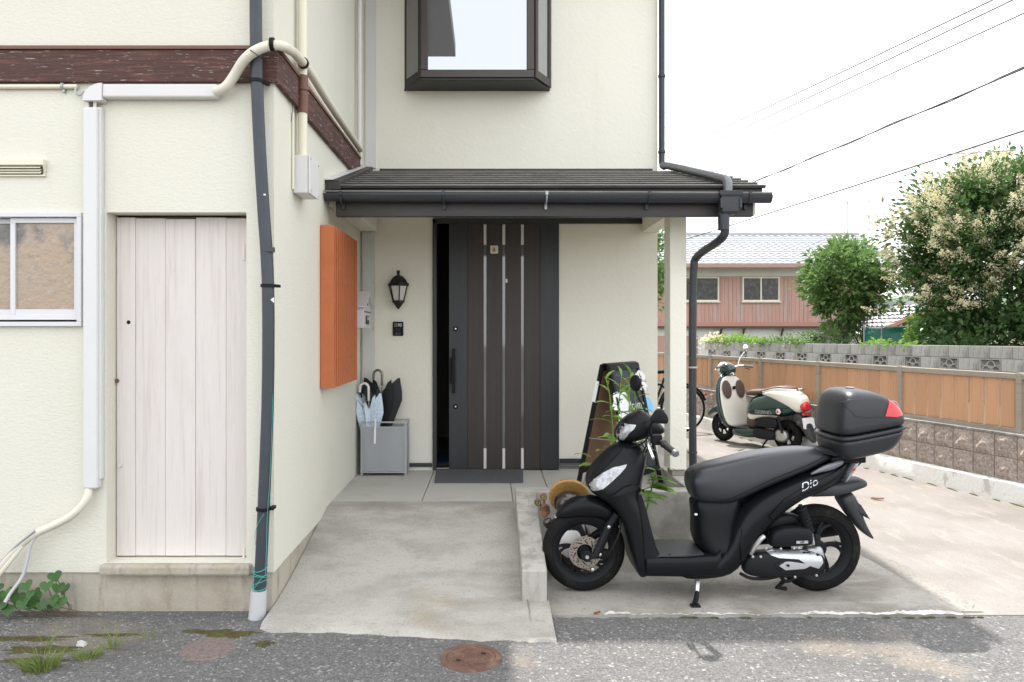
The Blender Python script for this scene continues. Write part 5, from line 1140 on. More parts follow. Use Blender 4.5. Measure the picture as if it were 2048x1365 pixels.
MB().prism([q3(1690,618,-.06),q3(1720,640,-.06),q3(1738,668,-.06),(q3(1768,716,-.06)),q3(1742,690,-.06),q3(1715,680,-.06)], (0,.12,0)).build('plate_bracket', M['darkgrey'], S, local=True)
# engine and transmission (on the near side)
def eng(nm, L, mat, yc, lat=-.12, sub=1, par=None): return MB().loft(sell([(q2(*r[0],lat),q2(*r[1],lat),r[2],3.2,1,1,yc) for r in L],16)).build(nm, M[mat], par or S, smooth=True, local=True, sub=sub)
eng('air_cleaner', [((1240,845),(1245,800),.03),((1262,850),(1262,762),.045),((1310,850),(1315,742),.05),((1400,846),(1405,742),.05),((1450,842),(1450,752),.048),((1466,835),(1462,765),.03)], 'black', -.125, sub=1)
eng('air_duct', [((1238,790),(1262,735),.02),((1300,760),(1310,690),.045),((1380,745),(1390,690),.045),((1440,745),(1440,715),.03)], 'engine', -.07)
cc = eng('crankcase', [((1110,975),(1112,925),.03),((1135,1002),(1140,880),.05),((1230,1012),(1230,868),.058),((1340,1010),(1340,866),.058),((1440,1004),(1440,870),.055),((1500,985),(1505,885),.05),((1528,955),(1532,905),.035)], 'engine', -.115)
tcc = bvh(cc)
decal(dq([(1232,872),(1300,868),(1400,868),(1480,872),(1525,905),(1530,940),(1505,968),(1450,950),(1400,918),(1300,912),(1262,900)],-.17), [tcc], 'silver_cover', M['silverpaint'], S, off=.006, th=.009)
decal(dq([(1298,950),(1330,930),(1350,928),(1470,945),(1430,965),(1330,972)],-.17), [tcc], 'silver_badge', M['silverpaint'], S, off=.010, th=.012)
decal(dq([(1275,945),(1325,915),(1400,922),(1500,945),(1450,985),(1320,990)],-.17), [tcc], 'cover_recess', M['engine'], S, off=.005, th=.007)
MB().lathe([(.007,0),(.007,-.004)], q3(1347,951,-.188), (0,1,0), 10).build('bolt', M['black'], S, local=True)
eng('final_drive', [((1440,960),(1430,860),.035),((1490,985),(1480,850),.045),((1530,975),(1520,845),.045),((1545,940),(1535,880),.03)], 'alloy', -.085)
for u, v in ((1232,862),(1308,864),(1375,862),(1400,860),(1165,905),(1205,905),(1490,1000),(1380,1008)): MB().lathe([(.007,0),(.007,-.008),(.0,-.009)], q3(u,v,-.172), (0,1,0), 8).build('bolt', M['silver'], S, local=True)
lb = MB().prism([q3(1390,840,-.178),q3(1450,838,-.178),q3(1450,824,-.178),q3(1390,826,-.178)], (0,.002,0)).build('engine_badge', M['silverpaint'], S, local=True)
t_ = text_mesh('eSP', .016, .0005); me_x, me_z = q2(1420,832,-.18); put_mesh(t_, 'lettering', M['black'], lb, Matrix.Translation((me_x,-.1795,me_z)) @ Matrix.Rotation(pi/2,4,'X'))
MB().tube(smoothpath([q3(1155,890,-.16), q3(1168,868,-.17), q3(1205,815,-.18), q3(1226,800,-.18)]), [.006]+[.012]*60 if False else .0125, 8).build('kick_lever', M['silver'], S, smooth=True, local=True)
MB().tube(smoothpath([q3(1100,990,-.1), q3(1150,1018,-.13), q3(1230,1020,-.13), q3(1290,1008,-.12)]), .009, 8).build('engine_pipe', M['engine'], S, smooth=True, local=True)
MB().tube(smoothpath([q3(1310,1010,-.12), q3(1340,1040,-.13), q3(1400,1000,-.13)]), .010, 8).build('centre_stand', M['black'], S, smooth=True, local=True)
MB().tube([q3(1330,1025,-.10), q3(1290,1065,-.10) , q3(1335,1070,-.08)], .012, 8).build('centre_stand', M['black'], S, smooth=True, local=True)
# shock absorber
p0, p1 = Vector(q3(1408,640,-.13)), Vector(q3(1478,845,-.13)); ax_ = (p1-p0).normalized()
sh_ = MB().tube([p0,p1], .011, 10).build('shock_absorber', M['engine'], S, smooth=True, local=True)
u_ = ax_.orthogonal().normalized(); w_ = ax_.cross(u_); hel = [p0.lerp(p1,.08+.58*i/120) + (u_*cos(i*.52*1.2)+w_*sin(i*.52*1.2))*.024 for i in range(121)]
MB().tube(hel, .0048, 6).build('spring', M['black'], sh_, smooth=True, local=True)
MB().lathe([(.028,0),(.028,.012)], p0.lerp(p1,.06), ax_, 14).build('spring_seat', M['black'], sh_, local=True); MB().tube([p0.lerp(p1,.7),p0.lerp(p1,.98)], .016, 10).build('damper', M['silver'], sh_, smooth=True, local=True)
MB().box(q2(1490,820,-.13)[0]-.012,q2(1490,820,-.13)[0]+.018,-.15,-.11,q2(1490,850,-.13)[1],q2(1490,795,-.13)[1]).build('shock_bracket', M['engine'], S, local=True, bevel=.006)
# muffler on the far side
MB().loft(sell([((RWX-.35,.20),(RWX-.35,.30),.04,2,1,1,.15),((RWX-.1,.22),(RWX-.1,.34),.055,2.2,1,1,.16),((RWX+.2,.26),(RWX+.2,.37),.05,2.2,1,1,.165)],14)).build('muffler', M['black'], S, smooth=True, local=True)
# side stand
MB().tube([q3(872,1000,-.10), q3(885,1030,-.13), q3(880,1100,-.17)], [.016,.013,.011], 8).build('side_stand', M['silver'], S, smooth=True, local=True)
sb = Vector(q3(866,1185,-.235)); sb.z = .012
MB().tube([q3(882,1085,-.165), q3(874,1130,-.2), sb], [.011,.014,.013], 8).build('side_stand', M['black'], S, smooth=True, local=True)
MB().box(sb.x-.02,sb.x+.03,sb.y-.022,sb.y+.018,.0005,.010).build('stand_foot', M['black'], S, local=True, bevel=.003)
# top case
def rr(x0, x1, w, z, e=5, n=32):
    return [((x0+x1)/2 + (x1-x0)/2*abs(cos(a))**(2/e)*(1 if cos(a)>0 else -1), w*abs(sin(a))**(2/e)*(1 if sin(a)>0 else -1), z) for a in [2*pi*(k+.5)/n for k in range(n)]]
ox = -SX; TZ = -SZ
def tcs(rows_, nm, mat, par, sub=1): return MB().loft([[(x, y, z + (x-.7)*tilt) for x, y, z in rr(a+ox,b+ox,w,z_+TZ,e)] for a,b,w,z_,e,tilt in rows_]).build(nm, M[mat], par, smooth=True, local=True, sub=sub)
CX = .030
def tcx(L): return [(a+CX, b+CX) + tuple(r) for a, b, *r in L]
tb_ = tcs(tcx([(1.90,2.06,.12,.748,4,.22),(1.868,2.115,.168,.750,4.5,.22),(1.850,2.148,.186,.768,5,.22),(1.838,2.176,.197,.815,5,.21),(1.832,2.190,.2015,.856,5,.2),(1.832,2.192,.2015,.862,5,.2)]), 'top_case', 'casegrey', S)
lip = tcs(tcx([(1.830,2.194,.2025,.858,5,.2),(1.826,2.199,.2065,.864,5,.2),(1.826,2.199,.2065,.879,5,.2),(1.830,2.194,.2025,.885,5,.2)]), 'rim', 'casegrey', tb_)
lid = tcs(tcx([(1.831,2.193,.2015,.884,5,.2),(1.831,2.192,.2015,.900,5,.19),(1.834,2.186,.200,.965,5,.14),(1.841,2.165,.196,1.035,4.8,.06),(1.854,2.125,.184,1.092,4.4,-.01),(1.878,2.075,.156,1.126,4,-.05),(1.912,2.02,.105,1.142,3.2,-.06),(1.95,1.98,.02,1.147,3,-.06)]), 'lid', 'casegrey', tb_)
tlid = bvh(lid)
def lidq(pl): return [q2(u,v,-.19) for u,v in pl]
decal(lidq([(1838,186),(1850,150),(1872,104),(1895,118),(1925,150),(1937,172),(1936,182),(1900,190)]), [tlid], 'red_reflector', M['redlens'], tb_, off=.006, th=.010)
decal(lidq([(1838,186),(1850,150),(1872,104),(1895,118),(1925,150),(1937,172),(1936,182),(1900,190)]), [tlid], 'red_reflector', M['redlens'], tb_, off=.006, th=.010, side=1)
rb = MB(); rb.loft([[(x,y,z) for x,y,z in rr(2.12+ox,xe_+ox,.150,z_+TZ,4)] for xe_, z_ in ((2.224,.985),(2.214,1.03),(2.185,1.075))]); rb.build('red_reflector', M['redlens'], tb_, smooth=True, local=True)
decal(lidq([(1640,125),(1670,104),(1740,94),(1800,98),(1845,108),(1835,150),(1822,186),(1740,190),(1690,185),(1670,160)]), [tlid], 'side_panel', M['casegrey'], tb_, off=.007, th=.010)
MB().lathe([(.024,0),(.024,.002),(.0,.003)], (1.98+ox,-.03,1.141+TZ), (0,0,1), 20).build('badge', M['silverpaint'], tb_, smooth=True, local=True)
MB().box(1.88+ox,2.04+ox,-.09,.09,.735+TZ,.775+TZ).build('case_mount', M['black'], tb_, local=True, bevel=.006)

# ------------------------------------------------------------------ green scooter
G = thing('scooter', 'dark green and cream retro scooter parked beside the stone wall', 'scooter', (3.32,9.12,.004), radians(-63)); G.scale = (.96,.96,.96)
def gb(nm, L, mat, sub=1, n=20, par=None): return MB().loft(sell(L, n)).build(nm, M[mat], par or G, smooth=True, local=True, sub=sub, ang=60)
wheel(G, -.54, .20, .20, .09, .135, 6, rim='engine', twist=0, spw=.013); wheel(G, .54, .205, .205, .095, .135, 6, rim='engine', twist=0, spw=.014)
gb('front_fender', [((-.80,.30),(-.82,.36),.05),((-.76,.33),(-.74,.44),.075),((-.66,.38),(-.62,.50),.085),((-.52,.39),(-.48,.53),.09),((-.43,.37),(-.40,.51),.085)], 'green')
MB().tube([(-.54,-.075,.20),(-.44,-.07,.50)], .02, 10).build('fork_leg', M['black'], G, smooth=True, local=True); MB().tube([(-.54,.075,.20),(-.44,.07,.50)], .02, 10).build('fork_leg', M['black'], G, smooth=True, local=True)
gb('leg_shield', [((-.36,.18),(-.25,.19),.15,3.4),((-.40,.30),(-.29,.30),.225,3.4),((-.44,.45),(-.335,.45),.245,3),((-.47,.62),(-.37,.62),.25,2.8),((-.49,.78),(-.40,.78),.23,2.6),((-.50,.88),(-.42,.88),.165,2.6),((-.49,.93),(-.43,.93),.09,2.6)], 'green', n=24)
inn = gb('inner_shield', [((-.28,.225),(-.225,.225),.145,4),((-.31,.30),(-.265,.30),.21,4),((-.345,.45),(-.305,.45),.23,3.4),((-.38,.62),(-.34,.62),.237,3),((-.41,.78),(-.37,.78),.215,2.8),((-.43,.87),(-.395,.87),.15,2.8),((-.43,.905),(-.41,.905),.07,2.6)], 'creamwhite', n=24)
for sd in (-1,1):
    o = MB().ell((-.352,sd*.122,.725), .013, .082, .125, 18, 10, rot=Matrix.Rotation(radians(-13),4,'Y')).build('pocket', M['brownpanel'], inn, smooth=True, local=True)
MB().box(-.352,-.338,-.022,.022,.72,.765).build('key_switch', M['black'], inn, local=True, bevel=.004)
MB().tube(smoothpath([(-.385,-.03,.93),(-.35,-.03,.95),(-.32,-.03,.93),(-.33,-.03,.90),(-.36,-.03,.905)]), .009, 8).build('bag_hook', M['chrome'], G, smooth=True, local=True)
gb('floorboard', [((-.30,.13),(-.30,.225),.14,5),((-.15,.12),(-.15,.235),.165,5),((.05,.12),(.05,.24),.16,5),((.14,.14),(.14,.28),.13,4)], 'green')
MB().box(-.27,-.0,-.14,.14,.236,.242).build('floor_mat', M['darkgrey'], G, local=True)
gb('under_seat', [((-.06,.22),(.12,.22),.13,3),((-.045,.40),(.15,.40),.13,3),((-.02,.56),(.2,.56),.135,3),((.0,.64),(.22,.64),.12,3)], 'brownpanel')
gbody = gb('body', [((-.03,.26),(-.05,.55),.11,2.6),((.04,.30),(.02,.65),.155,2.6),((.14,.355),(.12,.69),.18,2.6),((.28,.395),(.28,.725),.19,2.6),((.42,.42),(.42,.74),.185,2.5),((.54,.44),(.56,.70),.165,2.4),((.66,.48),(.68,.68),.135,2.4),((.76,.54),(.77,.64),.08,2.4)], 'green', n=24)
gtail = gb('tail_panel', [((.24,.69),(.18,.72),.12,2.6),((.34,.675),(.28,.745),.155,2.6),((.44,.645),(.39,.78),.170,2.6),((.54,.595),(.55,.795),.172,2.5),((.64,.545),(.68,.775),.156,2.4),((.72,.50),(.77,.735),.125,2.4),((.77,.52),(.815,.68),.09,2.4),((.79,.56),(.82,.63),.05,2.4)], 'creamwhite', n=24)
gb('seat', [((-.09,.655),(-.085,.70),.07,2.8),((-.03,.66),(-.02,.745),.125,2.8),((.10,.68),(.10,.765),.14,2.8),((.22,.695),(.22,.765),.14,2.8),((.33,.725),(.33,.80),.14,2.8),((.45,.765),(.45,.832),.135,2.7),((.57,.785),(.58,.835),.115,2.6),((.66,.775),(.67,.805),.06,2.6)], 'brownseat', n=24)
MB().tube(smoothpath([(.30,-.165,.74),(.5,-.172,.79),(.68,-.14,.79),(.74,0,.785),(.68,.14,.79),(.5,.172,.79)]), .012, 8).build('grab_rail', M['chrome'], G, smooth=True, local=True)
tgb = bvh(gbody)
decal([(.03,.415),(.06,.375),(.11,.37),(.17,.395),(.26,.415),(.38,.428),(.47,.435),(.47,.455),(.38,.452),(.25,.445),(.14,.435),(.06,.442)], [tgb], 'trim_strip', M['creamwhite'], G, off=.008, th=.012)
wrap_text(text_mesh('GIORNO', .062, 0), 'lettering', 'silverpaint', G, .31, .485, .02, [tgb], .006, 1.0)
MB().ell((.545,-.172,.515), .036, .012, .036, 16, 8).build('round_badge', M['creamwhite'], G, smooth=True, local=True); MB().ell((.545,-.180,.515), .018, .009, .018, 12, 8).build('badge_centre', M['redlens'], G, smooth=True, local=True)
MB().ell((.80,0,.595), .055, .082, .062, 18, 12).build('tail_lamp', M['redlens'], G, smooth=True, local=True)
MB().box(.79,.835,-.055,.055,.485,.52).build('reflector', M['redlens'], G, local=True, bevel=.008)
MB().hexa([(.80,-.10,.33),(.86,-.10,.33),(.86,.10,.33),(.80,.10,.33),(.80,-.10,.465),(.83,-.10,.465),(.83,.10,.465),(.80,.10,.465)]) 
MB().prism([(.862,-.085,.33),(.862,.085,.33),(.856,.1,.345),(.836,.1,.445),(.83,.085,.46),(.83,-.085,.46),(.836,-.1,.445),(.856,-.1,.345)], (.006,0,.002)).build('number_plate', M['plate'], G, local=True)
gb('rear_mudguard', [((.62,.42),(.66,.52),.08,3),((.74,.38),(.78,.52),.085,3),((.80,.30),(.85,.40),.08,3),((.88,.20),(.92,.28),.06,3),((.93,.155),(.955,.19),.04,3)], 'darkgrey')
for sd in (-1,1): MB().ell((.84,sd*.15,.40), .03,.04,.03).build('indicator', M['darkgrey'], G, smooth=True, local=True)
def ge(nm, L, mat, yc): return MB().loft(sell([(a,b,w,3.2,1,1,yc) for a,b,w in L],16)).build(nm, M[mat], G, smooth=True, local=True, sub=1)
ge('air_cleaner', [((.17,.30),(.17,.38),.03),((.22,.285),(.22,.42),.05),((.42,.285),(.42,.43),.05),((.50,.30),(.50,.41),.035)], 'engine', -.12)
ge('crankcase', [((.10,.15),(.10,.24),.04),((.16,.13),(.16,.275),.055),((.36,.13),(.36,.275),.055),((.46,.15),(.46,.26),.045)], 'engine', -.11)
ge('final_drive', [((.42,.14),(.42,.28),.04),((.54,.12),(.54,.30),.05),((.62,.16),(.62,.26),.035)], 'alloy', -.085)
MB().tube([(.50,-.13,.44),(.57,-.13,.25)], .016, 10).build('shock_absorber', M['engine'], G, smooth=True, local=True)
MB().loft(sell([((.3,.20),(.3,.29),.04,2.2,1,1,.12),((.55,.20),(.55,.32),.045,2.2,1,1,.125),((.80,.22),(.80,.32),.045,2.2,1,1,.13)],14)).build('muffler', M['black'], G, smooth=True, local=True)
MB().tube(smoothpath([(.30,-.09,.13),(.26,-.13,.05),(.30,-.15,.008)]), .011, 8).build('centre_stand', M['black'], G, smooth=True, local=True); MB().tube(smoothpath([(.30,.09,.13),(.26,.13,.05),(.30,.15,.008)]), .011, 8).build('centre_stand', M['black'], G, smooth=True, local=True)
head = MB().ell((-.47,0,.985), .125, .105, .095, 20, 14).build('headlamp_shell', M['green'], G, smooth=True, local=True)
MB().ell((-.535,0,.985), .062, .110, .099, 20, 14).build('headlamp_ring', M['chrome'], G, smooth=True, local=True)
MB().ell((-.575,0,.985), .035, .085, .075, 20, 14).build('headlamp', M['lens'], G, smooth=True, local=True)
for sd in (-1,1):
    MB().tube(smoothpath([(-.45,sd*.06,1.0),(-.42,sd*.16,1.04),(-.36,sd*.25,1.03)]), .013, 8).build('handlebar', M['chrome'], G, smooth=True, local=True)
    MB().tube([(-.385,sd*.21,1.035),(-.325,sd*.33,1.02)], .018, 10).build('grip', M['greypaint'], G, smooth=True, local=True)
    MB().tube(smoothpath([(-.43,sd*.17,1.03),(-.42,sd*.25,1.01),(-.37,sd*.32,.98)]), .007, 6).build('brake_lever', M['chrome'], G, smooth=True, local=True)
    m_ = (-.40, sd*.27, 1.275)
    if sd < 0: continue
    MB().tube(smoothpath([(-.41,sd*.14,1.04),(-.43,sd*.18,1.12),(-.415,sd*.24,1.20),(m_[0],m_[1],m_[2]-.03)]), .006, 8).build('mirror_stalk', M['chrome'], G, smooth=True, local=True)
    MB().ell(m_, .016, .052, .052, 18, 10).build('mirror', M['chrome'], G, smooth=True, local=True)

# ------------------------------------------------------------------ bicycle
B = thing('bicycle', 'black bicycle parked behind the porch, half hidden by post and downpipe', 'bicycle', (2.31,10.33,.004), radians(6))
for nm, cx in (('rear',.45),('front',-.62)):
    t = MB().loft([[(cx+(.318+.017*cos(b))*cos(a), .017*sin(b), .335+(.318+.017*cos(b))*sin(a)) for b in [2*pi*k/8 for k in range(8)]] for a in [2*pi*k/40 for k in range(40)]], closed=True).build('wheel', M['tyre'], B, smooth=True, local=True)
    MB().loft([[(cx+(.294+.010*cos(b))*cos(a), .014*sin(b), .335+(.294+.010*cos(b))*sin(a)) for b in [2*pi*k/6 for k in range(6)]] for a in [2*pi*k/40 for k in range(40)]], closed=True).build('rim', M['silver'], t, smooth=True, local=True)
    s = MB()
    for k in range(28):
        a = 2*pi*k/28; b = a + (.9 if k % 2 else -.9); yy = .03*(1 if k % 4 < 2 else -1); s.tube([(cx+.02*cos(b),yy,.335+.02*sin(b)),(cx+.288*cos(a),0,.335+.288*sin(a))], .0022, 4)
    s.build('spokes', M['silver'], t, local=True, kind='stuff'); MB().lathe([(.02,-.04),(.028,-.03),(.02,0),(.028,.03),(.02,.04)], (cx,0,.335), (0,1,0), 12).build('hub', M['silver'], t, local=True)
fr_ = MB(); bb = (0,0,.30); st_ = (.18,0,.78); hd_ = (-.46,0,.86); hb_ = (-.50,0,.70)
for a, b, r in ((bb,st_,.016),(hd_,hb_,.019),(hb_,bb,.018),((.14,0,.68),(-.47,0,.80),.016)): fr_.tube([a,b], r, 10)
for sd in (-1,1): fr_.tube([(.0,sd*.03,.30),(.45,sd*.05,.335)], .010, 8); fr_.tube([(.14,sd*.02,.68),(.45,sd*.05,.335)], .009, 8); fr_.tube([(-.50,sd*.03,.70),(-.62,sd*.045,.335)], .012, 8)
fr_.build('frame', M['black'], B, smooth=True, local=True)
MB().loft([[(x,w*cos(a)*1,z+.03*sin(a)) for a in [2*pi*k/12 for k in range(12)]] for x,w,z in ((.05,.02,.86),(.12,.04,.87),(.25,.09,.88),(.32,.08,.89),(.34,.03,.89))]).build('saddle', M['black'], B, smooth=True, local=True); MB().tube([st_,(.21,0,.86)], .013, 8).build('seat_post', M['silver'], B, local=True)
MB().tube(smoothpath([(-.30,-.27,.98),(-.42,-.24,1.0),(-.46,-.08,1.02),(-.45,0,.98),(-.46,.08,1.02),(-.42,.24,1.0),(-.30,.27,.98)]), .012, 8).build('handlebar', M['silver'], B, smooth=True, local=True); MB().tube([hd_,(-.45,0,.98)], .012, 8).build('stem', M['silver'], B, local=True)
MB().tube([(.45+.355*cos(a),0,.335+.355*sin(a)) for a in [radians(20+10*i) for i in range(16)]], .018, 6).build('mudguard', M['black'], B, smooth=True, local=True)
MB().box(.775,.80,-.022,.022,.52,.56).build('reflector', M['redlens'], B, local=True, bevel=.005); 
MB().lathe([(.09,-.004),(.09,.004)], (0,-.04,.30), (0,1,0), 20).build('chainring', M['greysteel'], B, local=True)
for sd in (-1,1): MB().tube([(0,sd*.06,.30),(sd*.14,sd*.07,.30-sd*.08)], .009, 6).build('crank', M['greysteel'], B, local=True); MB().box(sd*.14-.045,sd*.14+.045,min(sd*.075,sd*.15),max(sd*.075,sd*.15),.29-sd*.08,.31-sd*.08).build('pedal', M['black'], B, local=True)
bk = MB()
for z in (.72,.84,.95):
    w = .13+.04*(z-.72)/.23; bk.tube([(-.62-w,-w,z),(-.62+w,-w,z),(-.62+w,w,z),(-.62-w,w,z)], .004, 5, closed=True)
for k in range(24):
    a = k/24*4; e = int(a); f = a-e; c_ = [(-1,-1),(1,-1),(1,1),(-1,1),(-1,-1)]; x = c_[e][0]+(c_[e+1][0]-c_[e][0])*f; y = c_[e][1]+(c_[e+1][1]-c_[e][1])*f
    bk.tube([(-.62+x*.13,y*.13,.72),(-.62+x*.17,y*.17,.95)], .002, 4)
bk.build('basket', M['greysteel'], B, local=True, kind='stuff')
MB().tube([(.45,-.05,.335),(.42,-.16,.012)], .008, 6).build('kickstand', M['silver'], B, local=True)
# ------------------------------------------------------------------ A-frame blackboard
c0 = Vector((.985,5.50,FL)); N_ = Vector((.80,-.60,0)); R_ = Vector((.60,.80,0))
A = thing('signboard', 'black A-frame chalkboard sign with white paper flowers standing in the porch', 'sign', tuple(c0))
WL, HT, SPR = .49, .965, .215
def AF(side, a, h, w=0):       # side +1 = written face board; a along ridge, h 0..1 up the leg, w out of the board
    b = N_*side*(SPR*(1-h)+.012); up = Vector((0,0,HT)); dirv = (up - N_*side*SPR).normalized(); nn = (N_*side*HT + Vector((0,0,SPR))).normalized()
    return c0 + b + Vector((0,0,HT*h)) + R_*a + nn*w
def abar(side, a0, a1, h0, h1, w0, w1): return MB().hexa([AF(side,a0,h0,w0),AF(side,a1,h0,w0),AF(side,a1,h0,w1),AF(side,a0,h0,w1),AF(side,a0,h1,w0),AF(side,a1,h1,w0),AF(side,a1,h1,w1),AF(side,a0,h1,w1)])
for sd in (1,-1):
    abar(sd,-WL/2,-WL/2+.032,.0,.985,0,.024).build('leg', M['black'], A); abar(sd,WL/2-.032,WL/2,.0,.985,0,.024).build('leg', M['black'], A)
    abar(sd,-WL/2+.033,WL/2-.033,.94,.985,.0,.024).build('cross_rail', M['black'], A); abar(sd,-WL/2+.033,WL/2-.033,.14,.18,.0,.024).build('cross_rail', M['black'], A)
    abar(sd,-WL/2+.033,WL/2-.033,.181,.939,.006,.014).build('chalk_panel' if sd > 0 else 'back_panel', M['chalk'] if sd > 0 else M['fibre'], A)
abar(-1,-WL/2+.033,WL/2-.033,.181,.939,.0145,.0165).build('chalk_panel', M['chalk'], A)
MB().prism([AF(1,-WL/2,.985,.02),AF(1,-WL/2,1.0,.0),AF(-1,-WL/2,1.0,.0),AF(-1,-WL/2,.985,.02)], R_*WL).build('hinge_cap', M['black'], A)
MB().tube([AF(1,-WL/2+.015,.42), AF(-1,-WL/2+.015,.42)], .003, 5).build('stay_chain', M['greysteel'], A)
pw = AF(1,0,0,.016); pn = (N_*HT + Vector((0,0,SPR))).normalized(); pu = (Vector((0,0,HT)) - N_*SPR).normalized()
def onboard(a, h, w=.0165): return Matrix(((R_.x,pu.x,pn.x,0),(R_.y,pu.y,pn.y,0),(R_.z,pu.z,pn.z,0),(0,0,0,1))), AF(1,a,h,w) - c0
def boardtext(s, a, h, size, mat, nm='chalk_lettering', sx=1.0):
    Rm, t = onboard(a, h); me = text_mesh(s, size, .0006); put_mesh(me, nm, M[mat], A, Matrix.Translation(t) @ Rm @ Matrix.Diagonal((sx,1,1,1)))
boardtext('Welcome', .02, .66, .095, 'chalkwhite', sx=1.0); boardtext('shop', .06, .555, .085, 'chalkwhite', sx=1.2); boardtext('かすてら', .03, .36, .095, 'chalkwhite', sx=.95)
def boardstrip(a0, a1, h, t, mat, bow=.0):
    mb = MB(); n = 16
    g = [[AF(1, a0+(a1-a0)*i/n, h + q*t + bow*sin(pi*i/n), .0172) for i in range(n+1)] for q in (0,1)]; mb.sheet(g); return mb.build('chalk_stroke', M[mat], A, fix=False)
boardstrip(-.06,.2,.60,.010,'chalkblue',.008); boardstrip(-.07,.2,.49,.010,'chalkblue',.01); boardstrip(-.05,.19,.465,.008,'chalkblue',.01); boardstrip(-.08,.19,.31,.009,'chalkblue',.01)
for k, m_ in enumerate(('redtrim','straw','mossglaze','skyblue')):
    mb = MB(); n = 16; r0, r1 = .17-.017*k, .184-.017*k
    mb.sheet([[AF(1,.02+r*cos(radians(20+140*i/n)),.70+(r*sin(radians(20+140*i/n)))/1.0,.0172) for i in range(n+1)] for r in (r0,r1)]); mb.build('rainbow_stroke', mk('chalk_'+m_, {'redtrim':(.16,.07,.06),'straw':(.16,.10,.05),'mossglaze':(.09,.11,.06),'skyblue':(.07,.11,.15)}[m_], .9), A, fix=False)
def flower(a, h, r, seed):
    rng = random.Random(seed); mb = MB()
    for k in range(5):
        t = 2*pi*k/5 + seed; ca, ch = a + r*.9*cos(t), h + r*.55*sin(t)/HT*1.0
        mb.poly([AF(1, ca + r*.85*cos(b)*(1+.15*cos(3*b+k)), ch + r*.52*sin(b), .020 + .006*rng.random()) for b in [2*pi*i/14 for i in range(14)]])
    mb.build('paper_flower', M['paper'], A, fix=False)
flower(-.17,.70,.085,1); flower(-.16,.555,.07,2); flower(-.20,.235,.07,3); flower(-.15,.62,.06,6); flower(.225,.87,.052,4); flower(.24,.80,.042,5)
MB().poly([AF(1,.225,.60,.021),AF(1,.35,.585,.021),AF(1,.34,.67,.021),AF(1,.31,.70,.021),AF(1,.225,.71,.021)]).build('paper_tag', M['skyblue'], A, fix=False)
MB().poly([AF(-1,-WL/2-.004,.70,.0),AF(-1,-WL/2-.004,.70,.03),AF(-1,-WL/2-.004,.86,.03),AF(-1,-WL/2-.004,.86,.0)]).build('paper_tag', M['paper'], A, fix=False)

# ------------------------------------------------------------------ tall plant behind the scooter
PLX, PLY = .93, 4.66
pt = thing('tall_plant', 'tall plant with long narrow bright green leaves rising behind the black scooter', 'plant', (PLX,PLY,.014))
rng = random.Random(77); lfm = MB()
g = []
for i in range(7):
    f = i/6; w = .019*sin(pi*min(1,f*.92+.06))**.8; g.append([(f, -w*5, .0), (f, 0, -.018*5*0-.02*sin(pi*f)*.5), (f, w*5, .0)])
leafmesh = None
def plant_leaf(p, d, L, droop, parent, wid=1):
    global leafmesh
    if leafmesh is None:
        mb = MB(); rows_ = []
        for i in range(8):
            f = i/7; w = .135*(sin(pi*(f*.9+.05))**.75)*(1-.35*f); z = .16*sin(f*1.5) - .34*f*f
            rows_.append([(f, -w, z+.03), (f, 0, z), (f, w, z+.03)])
        mb.sheet(rows_); o = mb.build('leaf', M['weed'], parent, local=True, smooth=True, fix=False); leafmesh = o.data
    else: o = bpy.data.objects.new('leaf', leafmesh); COL.objects.link(o); o.parent = parent
    d = Vector(d).normalized(); o.location = p
    yaw = atan2(d.y, d.x); o.rotation_euler = (rng.uniform(-.3,.3), -math.asin(max(-1,min(1,d.z))) + droop, yaw); o.scale = (L, L*wid, L)
stems = [((1232,925),(1222,800),(1212,744),.0),((1238,925),(1236,830),(1243,738),.05),((1262,925),(1259,840),(1258,756),-.03),((1284,925),(1272,800),(1262,735),.08)]
for k, (a, b, c_, dy) in enumerate(stems):
    base = Vector((PLX + (k-1.5)*.03, PLY+dy, .014)); top_px = c_
    pts = [base, Vector(P(a[0],960,PLY+dy)), Vector(P(b[0],b[1],PLY+dy)), Vector(P(c_[0],c_[1]+14,PLY+dy))]
    pts = smoothpath(pts,2); MB().tube(pts, [.0055*(1-.5*i/(len(pts)-1)) for i in range(len(pts))], 6).build('stem', M['weed'], pt, smooth=True)
    zs = [p.z for p in pts]
    nl = 17
    for i in range(nl):
        f = .42 + .58*i/(nl-1); z = zs[0] + (zs[-1]-zs[0])*f; j = min(range(len(pts)), key=lambda q: abs(pts[q].z-z)); p = pts[j].lerp(pts[min(j+1,len(pts)-1)],.5); p = Vector((p.x,p.y,z))
        a_ = i*2.4 + k; up = .35 + .9*max(0,(f-.85)/.15)
        plant_leaf(p - wloc(pt), (cos(a_), sin(a_), up), rng.uniform(.11,.17)*(1-.35*max(0,f-.85)/.15), rng.uniform(-.1,.25), pt)
for px, py, L, dx in ((1290,955,.17,1),(1296,962,.18,1),(1300,974,.17,1),(1288,980,.18,1),(1280,988,.15,.6),(1290,1000,.15,.9),(1294,968,.16,.8),(1285,1004,.10,.5),(1318,940,.10,1),(1180,915,.12,-1),(1186,930,.10,-1),(1215,905,.12,-.3),(1222,890,.13,.3),(1228,900,.13,.6),(1236,905,.12,-.6),(1242,880,.12,.2),(1252,898,.11,.8),(1330,915,.09,1)):
    d = 4.62 if dx > 0 else 4.62
    p = Vector(P(px,py,d)) - wloc(pt); plant_leaf(p, (dx,rng.uniform(-.6,.1),rng.uniform(-.15,.5)), L, rng.uniform(-.15,.2), pt, 2.4)
MB().tube(smoothpath([(PLX,PLY,.014),(PLX+.06,PLY-.01,.25),(PLX+.10,PLY-.02,.42),(PLX+.12,PLY-.04,.55)]), .005, 6).build('stem', M['weed'], pt, smooth=True)
